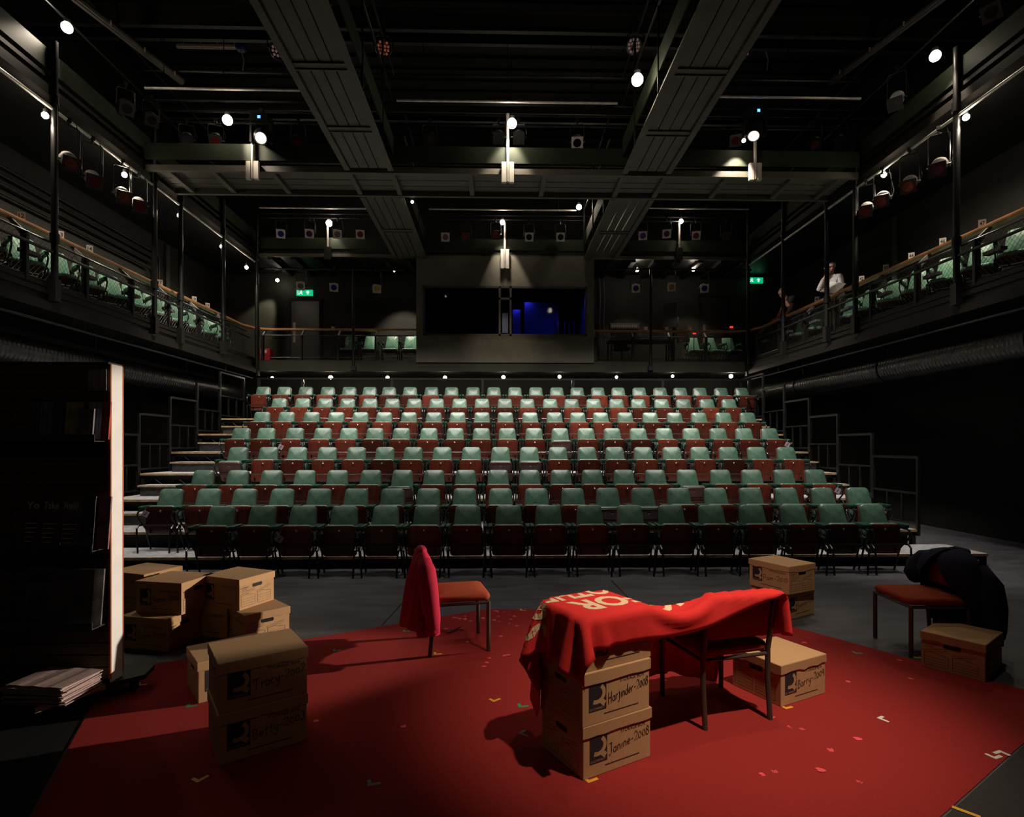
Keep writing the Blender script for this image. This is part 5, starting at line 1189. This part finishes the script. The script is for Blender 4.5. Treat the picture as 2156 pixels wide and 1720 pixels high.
def hand(nodes, edges, s, wrist, d, palm_n, curl):
    """palm + five fingers; d = direction of the fingers, palm_n = palm normal (towards the held thing)"""
    d = Vector(d).normalized(); n = Vector(palm_n).normalized(); a = d.cross(n).normalized(); n = a.cross(d).normalized()
    w = Vector(wrist); c = w + d*.05; nodes[s+'pm'] = (tuple(c), (.024, .036) if False else .027); edges.append((s+'wr', s+'pm'))
    for i, (off, L) in enumerate(((-.031, .068), (-.010, .078), (.011, .074), (.031, .058))):
        p0 = w + d*.092 + a*off; p1 = p0 + d*L*.5*math.cos(curl*.5) + n*L*.5*math.sin(curl*.5); p2 = p1 + d*L*.5*math.cos(curl*1.3) + n*L*.5*math.sin(curl*1.3)
        for k, (p, r) in enumerate(((p0, .0105), (p1, .009), (p2, .0078))): nodes['%sf%d%d' % (s, i, k)] = (tuple(p), r)
        edges += [(s+'pm', s+'f%d0' % i), (s+'f%d0' % i, s+'f%d1' % i), (s+'f%d1' % i, s+'f%d2' % i)]
    t0 = w + d*.035 - a*.034; t1 = t0 - a*.022 + d*.03 + n*.012; t2 = t1 + d*.028 - a*.004 + n*.014
    for k, (p, r) in enumerate(((t0, .013), (t1, .011), (t2, .009))): nodes['%st%d' % (s, k)] = (tuple(p), r)
    edges += [(s+'pm', s+'t0'), (s+'t0', s+'t1'), (s+'t1', s+'t2')]
def person(loc, rz, label, J, fingers, shirt, trousers, hairm, cap=None, sleeves='short', beard=False):
    """local frame: faces -y, left hand +x"""
    t = thing('person', label, 'person', loc, rz)
    N, E = {}, []
    def put(k, p, r): N[k] = (tuple(p), r)
    for k, r in (('pelvis', .12), ('waist', .108), ('chest', .118), ('neck', .055), ('jaw', .066), ('skull', .092), ('crown', .075)): put(k, J[k], r)
    E += chain(['pelvis', 'waist', 'chest', 'neck', 'jaw', 'skull', 'crown'])
    hd = (Vector(J['face'])).normalized(); up = (Vector(J['crown'])-Vector(J['jaw'])).normalized(); sd = hd.cross(up).normalized()
    put('nose', Vector(J['skull'])*.55+Vector(J['jaw'])*.45+hd*.098, .015); E.append(('skull', 'nose'))
    put('chin', Vector(J['jaw'])+hd*.055-up*.012, .03); E.append(('jaw', 'chin'))
    for s, q in (('l', 1), ('r', -1)):
        put(s+'ear', Vector(J['skull'])*.7+Vector(J['jaw'])*.3+sd*(-.092*q), .018); E.append(('skull', s+'ear'))
        put(s+'sh', J[s+'sh'], .062); put(s+'el', J[s+'el'], .042); put(s+'wr', J[s+'wr'], .029)
        E.extend([('chest', s+'sh'), (s+'sh', s+'el'), (s+'el', s+'wr')])
        hand(N, E, s, J[s+'wr'], *fingers[s])
        put(s+'hip', J[s+'hip'], .085); put(s+'kn', J[s+'kn'], .056); put(s+'an', J[s+'an'], .042); put(s+'toe', J[s+'toe'], .036)
        E.extend([('pelvis', s+'hip'), (s+'hip', s+'kn'), (s+'kn', s+'an'), (s+'an', s+'toe')])
    body = skin_body('body', N, E, SKIN, t)
    # clothes
    S = {k: (J[k], r) for k, r in (('pelvis', .150), ('waist', .142), ('chest', .172))}; Es = chain(['pelvis', 'waist', 'chest'])
    nk = Vector(J['chest'])*.28+Vector(J['neck'])*.72; S['collar'] = (tuple(nk), .078); Es.append(('chest', 'collar'))
    for s in 'lr':
        S[s+'sh'] = (J[s+'sh'], .086)
        if sleeves == 'short': S[s+'el'] = (tuple(Vector(J[s+'sh'])*.35+Vector(J[s+'el'])*.65), .066); Es += [('chest', s+'sh'), (s+'sh', s+'el')]
        else: S[s+'el'] = (J[s+'el'], .060); S[s+'wr'] = (tuple(Vector(J[s+'wr'])*.9+Vector(J[s+'el'])*.1), .044); Es += [('chest', s+'sh'), (s+'sh', s+'el'), (s+'el', s+'wr')]
    skin_body('shirt' if sleeves == 'short' else 'jacket', S, Es, shirt, t)
    T = {'pelvis': (J['pelvis'], .142)}; Et = []
    for s in 'lr':
        T[s+'hip'] = (J[s+'hip'], .104); T[s+'kn'] = (J[s+'kn'], .074); T[s+'an'] = (tuple(Vector(J[s+'an'])+Vector((0, 0, .03))), .062); Et += [('pelvis', s+'hip'), (s+'hip', s+'kn'), (s+'kn', s+'an')]
    skin_body('trousers', T, Et, trousers, t)
    for s in 'lr':
        skin_body('shoe', {'a': (tuple(Vector(J[s+'an'])-Vector((0, -.02, .03))), .045), 'b': (tuple(Vector(J[s+'toe'])+Vector((0, 0, .004))), .042), 'c': (tuple(Vector(J[s+'toe'])+Vector((0, -.06, 0))), .034)}, [('a', 'b'), ('b', 'c')], M['black'], t)
    # hair / cap : shell over the upper back of the head
    c = Vector(J['skull'])*.75 + Vector(J['crown'])*.25; b = MB(); rings = []
    fr = Matrix((sd, hd, up)).transposed()
    for i in range(8):
        a = R(4+i*12.5); rr = .108 if cap else .104
        ring = []
        for k in range(24):
            th = 2*PI*k/24; drop = a*(1.12 if math.sin(th) < .2 else .80)
            ring.append(c + fr @ Vector((rr*.92*math.sin(drop)*math.cos(th), rr*1.02*math.sin(drop)*math.sin(th), rr*math.cos(drop))))
        rings.append(ring)
    b.loft(rings); b.build('cap' if cap else 'hair', hairm, t, ang=180)
    if cap:
        p = MB(); p.loft([[c+fr @ Vector((.075*math.cos(R(q)), .09+.05*math.sin(R(q))*e+.02*e, .02+z)) for q in range(0, 181, 15)] for e, z in ((.2, .006), (1, -.002), (1, -.008), (.2, 0))]); p.build('cap_peak', hairm, t, ang=180)
    for q in (1, -1):
        e = Vector(J['skull'])*.62+Vector(J['jaw'])*.38+hd*.084+sd*(.032*q)+up*.008; MB().ball(e, .011, 10, 6).build('eye', M['black'], t)
    m_ = Vector(J['jaw'])+hd*.082+up*.006; MB().obox(m_, (.04, .01, .008), fr).build('mouth', mat('lips_%d' % len(bpy.data.materials), (.3, .09, .07), .5), t)
    if beard:
        MB().ball(Vector(J['jaw'])+hd*.032-up*.008, .062, 14, 8).build('beard', mat('greying_beard', (.12, .09, .07), .9), t)
    return t
# leaning man in a black T-shirt, hands on the handrail (handrail at local y -.5)
px_ = onX(1684, 700, XR+.72)
J = {'pelvis': (0, 0, .93), 'waist': (0, -.07, 1.07), 'chest': (0, -.23, 1.27), 'neck': (0, -.36, 1.43), 'jaw': (0, -.435, 1.485), 'skull': (0, -.45, 1.565), 'crown': (0, -.43, 1.63), 'face': (0, -.95, -.3),
     'lsh': (.175, -.26, 1.35), 'rsh': (-.175, -.26, 1.35), 'lel': (.235, -.36, 1.10), 'rel': (-.235, -.38, 1.10), 'lwr': (.21, -.475, .935), 'rwr': (-.21, -.475, .935),
     'lhip': (.095, .0, .88), 'rhip': (-.095, .0, .88), 'lkn': (.11, -.02, .49), 'rkn': (-.11, .05, .49), 'lan': (.11, .06, .09), 'ran': (-.11, .14, .09), 'ltoe': (.12, -.06, .04), 'rtoe': (-.12, .02, .04)}
jeans = mat('blue_jeans', (.025, .045, .13), .8, var=.3, scale=30); tee = mat('black_tshirt', (.012, .012, .013), .85)
hr = mat('cropped_grey_brown_hair', (.14, .10, .075), .9)
person((px_.x, px_.y, FB), R(-90), 'person in black T-shirt and blue jeans leaning on the right balcony handrail', J, {'l': ((.1, -1, -.2), (0, -.2, -1), .5), 'r': ((-.1, -1, -.2), (0, -.2, -1), .5)}, tee, jeans, hr)
# standing man in cap and pale jacket, holding papers, one hand raised to his mouth
px2 = onX(1752, 640, XR+.62)
J = {'pelvis': (0, 0, .95), 'waist': (0, -.01, 1.10), 'chest': (0, -.02, 1.33), 'neck': (0, -.03, 1.52), 'jaw': (0, -.06, 1.585), 'skull': (0, -.055, 1.67), 'crown': (0, -.04, 1.74), 'face': (-.25, -.95, -.25),
     'lsh': (.19, -.02, 1.43), 'rsh': (-.19, -.02, 1.43), 'lel': (.25, -.06, 1.15), 'rel': (-.21, -.17, 1.19), 'lwr': (.07, -.25, 1.17), 'rwr': (-.06, -.21, 1.43),
     'lhip': (.095, 0, .9), 'rhip': (-.095, 0, .9), 'lkn': (.10, -.02, .5), 'rkn': (-.10, -.02, .5), 'lan': (.10, .03, .09), 'ran': (-.10, .03, .09), 'ltoe': (.11, -.09, .04), 'rtoe': (-.11, -.09, .04)}
jk = mat('pale_grey_jacket', (.42, .38, .38), .8, var=.15, scale=20); ol = mat('olive_trousers', (.10, .085, .04), .85); cp = mat('cream_cap', (.62, .55, .45), .8)
person((px2.x, px2.y, FB), R(-62), 'person in cream cap and pale grey jacket holding papers behind the right handrail', J, {'l': ((-.75, -.45, -.1), (.2, -.1, 1), .7), 'r': ((.35, .25, .9), (.3, .8, 0), .9)}, jk, ol, cp, True, 'long', True)
# the papers he holds
q = Matrix.Translation((px2.x, px2.y, FB)) @ Matrix.Rotation(R(-62), 4, 'Z')
o = thing('papers', 'white script pages with yellow marks held by the person in the cap', 'papers', q @ Vector((.17, -.27, 1.16)), R(-62))
fr = Matrix.Rotation(R(-38), 4, 'X') @ Matrix.Rotation(R(24), 4, 'Y')
b = MB(); b.loft([[fr @ Vector((x, .012*math.sin(x*9)+e, z)) for x, z in ((-.21, -.15), (.20, -.14), (.23, .15), (-.20, .16))] for e in (0, .012)]); b.build('page', mat('white_page', (.65, .63, .6), .7), o)
b = MB(); b.add([fr @ Vector((x, -.006, z)) for x, z in ((-.03, .02), (.05, .025), (.05, .06), (-.03, .055))], [(0, 1, 2, 3)]); b.build('highlight_mark', mat('yellow_marker', (.6, .5, .02), .6), o)
# ------------------------------------------------------------------ control equipment on the right of the rear balcony
p = onY(1322, 690, YB+.75); DZ_ = FB
x0, x1 = onY(1280, 700, YB+.8).x, onY(1412, 700, YB+.8).x
t = thing('control_table', 'brown topped control table on the rear balcony right of the booth', 'table', ((x0+x1)/2, YB+.8, DZ_)); w = (x1-x0)/2
MB().box(-w, w, -.3, .3, .66, .70).build('table_top', mat('brown_table_top', (.12, .05, .03), .5), t)
for sx in (-1, 1):
    for sy in (-1, 1): MB().box(sx*(w-.05)-.02, sx*(w-.05)+.02, sy*.26-.02, sy*.26+.02, 0, .66).build('leg', M['steel_dark'], t)
xa, xb = onY(1284, 690, YB+.85).x, onY(1345, 690, YB+.85).x
t = thing('mixing_desk', 'grey mixing desk standing raised at the left end of control table', 'mixing desk', ((xa+xb)/2, YB+.9, DZ_+.70)); w = (xb-xa)/2
za = onY(1300, 690, YB+.9).z-DZ_-.70; 
MB().box(-w, w, -.12, .12, max(.02, za-.05), za+.11).build('console', mat('desk_grey', (.11, .10, .09), .5, .3), t, bevel=.006)
b = MB(); b.box(-w+.05, w-.05, -.1, .1, 0, max(.03, za-.05)); b.build('support', M['black'], t)
q = MB(); 
for k in range(14): q.box(-w+.05+k*(2*w-.1)/14, -w+.07+k*(2*w-.1)/14, -.124, -.12, za-.0, za+.05)
q.build('fader_row', M['steel'], t)
t = thing('equipment_box', 'black and pale blue device on the control table', 'device', (onY(1357, 702, YB+.75).x, YB+.75, DZ_+.70)); MB().box(-.13, .13, -.1, .1, 0, .07).build('case', mat('pale_blue_case', (.08, .14, .25), .4), t, bevel=.01)
x = onY(1418, 650, YB+.95).x
t = thing('screen_stand', 'tall black stand with tilted screens right of the control table', 'screen stand', (x, YB+.95, DZ_))
MB().tube([(0, 0, 0), (0, 0, 1.75)], .03, 10).build('column', M['steel_dark'], t)
for a in range(3): MB().beam((0, 0, .05), (.35*math.cos(a*2.1), .35*math.sin(a*2.1)*.7, .02), .04, .03).build('foot', M['steel_dark'], t)
b = MB(); b.obox((-.12, -.1, 1.45), (.05, .42, .72), Matrix.Rotation(R(52), 3, 'Z')); b.build('screen', mat('black_screen', (.012, .012, .014), .18), t, bevel=.006)
b = MB(); b.obox((.22, -.05, 1.0), (.40, .05, .62), Matrix.Rotation(R(12), 3, 'Z') @ Matrix.Rotation(R(-14), 3, 'Y')); b.build('panel', mat('brown_black_panel', (.03, .022, .018), .4), t, bevel=.01)
MB().tube([(0, 0, 1.3), (.1, -.1, 1.4), (.06, -.12, 1.1), (.02, -.05, .9)], .014, 6).build('cable', M['steel'], t)
x = onY(1312, 740, YB+.45).x
t = thing('office_chair', 'dark office chair tucked under the control table', 'chair', (x, YB+.62, DZ_)); 
MB().lathe([(.02, 0), (.025, .0), (.025, .4), (.02, .4)], 10).build('column', M['steel_dark'], t)
for a in range(5): MB().beam((0, 0, .07), (.26*math.cos(a*1.257), .26*math.sin(a*1.257), .045), .035, .03).build('foot', M['steel_dark'], t)
MB().box(-.22, .22, -.2, .2, .4, .46).build('seat', mat('dark_green_seat', (.015, .03, .022), .8), t, bevel=.02)
MB().box(-.2, .2, .18, .22, .5, .68).build('backrest', mat('dark_green_back', (.015, .05, .035), .8), t, bevel=.015)
for k, px in enumerate((1262, 1271)):
    x = onY(px, 700, YB+1.4).x; b = MB(); b.tube([(0, 0, 0), (.03, .0, -.6), (.0, .01, -1.3), (.05, 0, -2.0)], .014, 6); z = onY(px, 585, YB+1.4).z
    o = b.build('hanging_cable', mat('blue_grey_cable_%d' % k, (.05, .06, .14), .5)); o.location = (x, YB+1.4, z); tag(o, 'blue grey cable bundle hanging right of the booth, %s from the booth' % ORD[k], 'cable')
redl = mat('red_indicator', (.5, .01, .01), .4, emit=(1, .03, .02), estr=1.2)
for px, py, lab in ((1462, 702, 'small red glowing indicator on a box behind the rear handrail, nearer the booth'), (1540, 689, 'small red glowing indicator behind the rear handrail, near the corner')):
    p = onY(px, py, YB+.5); p.z = max(p.z, FB+.6); t = thing('cue_light', lab, 'indicator', p); MB().box(-.045, .045, -.02, .02, -.02, .03).build('lens', redl, t, bevel=.006); MB().tube([(0, .03, .0), (0, .03, FB-p.z)], .01, 6).build('stem', M['steel_dark'], t)
# ------------------------------------------------------------------ house and stage light, with added fills
def spot(loc, aim, e, size, blend, col=(1, .88, .74), soft=.15):
    l = bpy.data.lights.new('house_or_fill_light', 'SPOT'); l.energy = e; l.spot_size = R(size); l.spot_blend = blend; l.color = col; l.shadow_soft_size = soft
    o = bpy.data.objects.new('house_or_fill_light', l); COL.objects.link(o); o.location = loc; o.rotation_euler = (Vector(aim)-Vector(loc)).to_track_quat('-Z', 'Y').to_euler(); return o
WARM, NEUT = (1, .80, .60), (1, .93, .84)
# auditorium wash hung below the crossing catwalk
for x in (-4.9, -2.9, -1.0, 1.0, 2.9, 4.9): spot((x, 10.75, 6.55), (x*1.1, 12.6, 1.9), 880, 88, .75, NEUT, .10)
spot((-5.6, 7.4, 6.4), (-5.4, 9.0, .3), 420, 52, .7, NEUT, .1); spot((5.6, 7.4, 6.4), (6.0, 8.5, .3), 650, 50, .7, NEUT, .1)
for x in (-4.2, -1.4, 1.4, 4.2): spot((x, 7.9, 6.5), (x*1.12, 9.8, 1.0), 680, 64, .8, NEUT, .1)  # added frontal fill for the front seat rows
# stage specials and added fills
spot((2.5, 1.2, 6.8), (1.35, 3.4, .4), 1950, 30, .95, WARM, .08)
spot((6.2, 6.15, 2.0), (-2.4, 4.05, .83), 3400, 19, .3, (1, .85, .69), .05)
spot((-2.0, -.8, 5.5), (-3.0, 3.5, 1.0), 14, 28, .8, WARM, .1)  # added weak fill on the display stand
spot((.6, .9, 4.6), (2.68, 5.3, .25), 330, 13, .6, WARM, .06)
spot((1.9, 3.4, 7.5), (1.7, 4.1, 0), 300, 42, 1, WARM, .15)
for x in (-3.6, 0, 3.6): spot((x, 7.0, 6.6), (x*1.05, 6.75, 0), 270, 52, .85, NEUT, .12)
spot((2.0, 12.3, 6.45), (PX2.x, PX2.y, FB+1.4), 1100, 7.5, .5, NEUT, .05)  # added spot to brighten the person in the cap
spot((2.0, 12.9, 6.45), (PX1.x-.4, PX1.y, FB+1.45), 420, 7, .5, NEUT, .05)  # added spot to lift the leaning person out of the dark
spot((.3, -.6, 5.0), (-1.35, 2.9, .3), 24, 22, .9, WARM, .1)  # added fill on the dark two-box stack
# booth interior
def blue(p, e, sz):
    l = bpy.data.lights.new('booth_blue', 'AREA'); l.energy = e; l.color = (.04, .05, 1); l.size = sz; o = bpy.data.objects.new('booth_blue', l); COL.objects.link(o); o.location = p
blue(onY(1110, 630, YB+1.58), 2.6, .08); blue(onY(1196, 634, YB+.80), 6, .08); blue(onY(1087, 646, YB+1.12), 1.6, .06); blue(onY(1063, 640, YB+.35), 3, .06)
spot((0, 11.6, 6.4), (.1, 15.2, 4.1), 150, 34, 1, WARM, .1)  # added fill standing in for light bounced onto the booth front
# dim ambient fill added over the whole hall
wd = bpy.data.worlds.new('world'); SC.world = wd; wd.use_nodes = True
wd.node_tree.nodes['Background'].inputs[0].default_value = (1, .93, .82, 1); wd.node_tree.nodes['Background'].inputs[1].default_value = .0015
# ------------------------------------------------------------------ camera
cam = bpy.data.cameras.new('camera'); co = bpy.data.objects.new('camera', cam); COL.objects.link(co)
cam.sensor_width = 36; cam.lens = F/2156*36; cam.shift_y = (HY-860)/2156; cam.clip_end = 100
co.location = CAM; co.rotation_euler = (PI/2, 0, -TH); SC.camera = co
vs_ = SC.view_settings; SC.display_settings.display_device = 'sRGB'; vs_.view_transform = 'Standard'; vs_.look = 'None'; vs_.exposure = 0; vs_.gamma = 1
try: vs_.use_curve_mapping = False
except Exception: pass
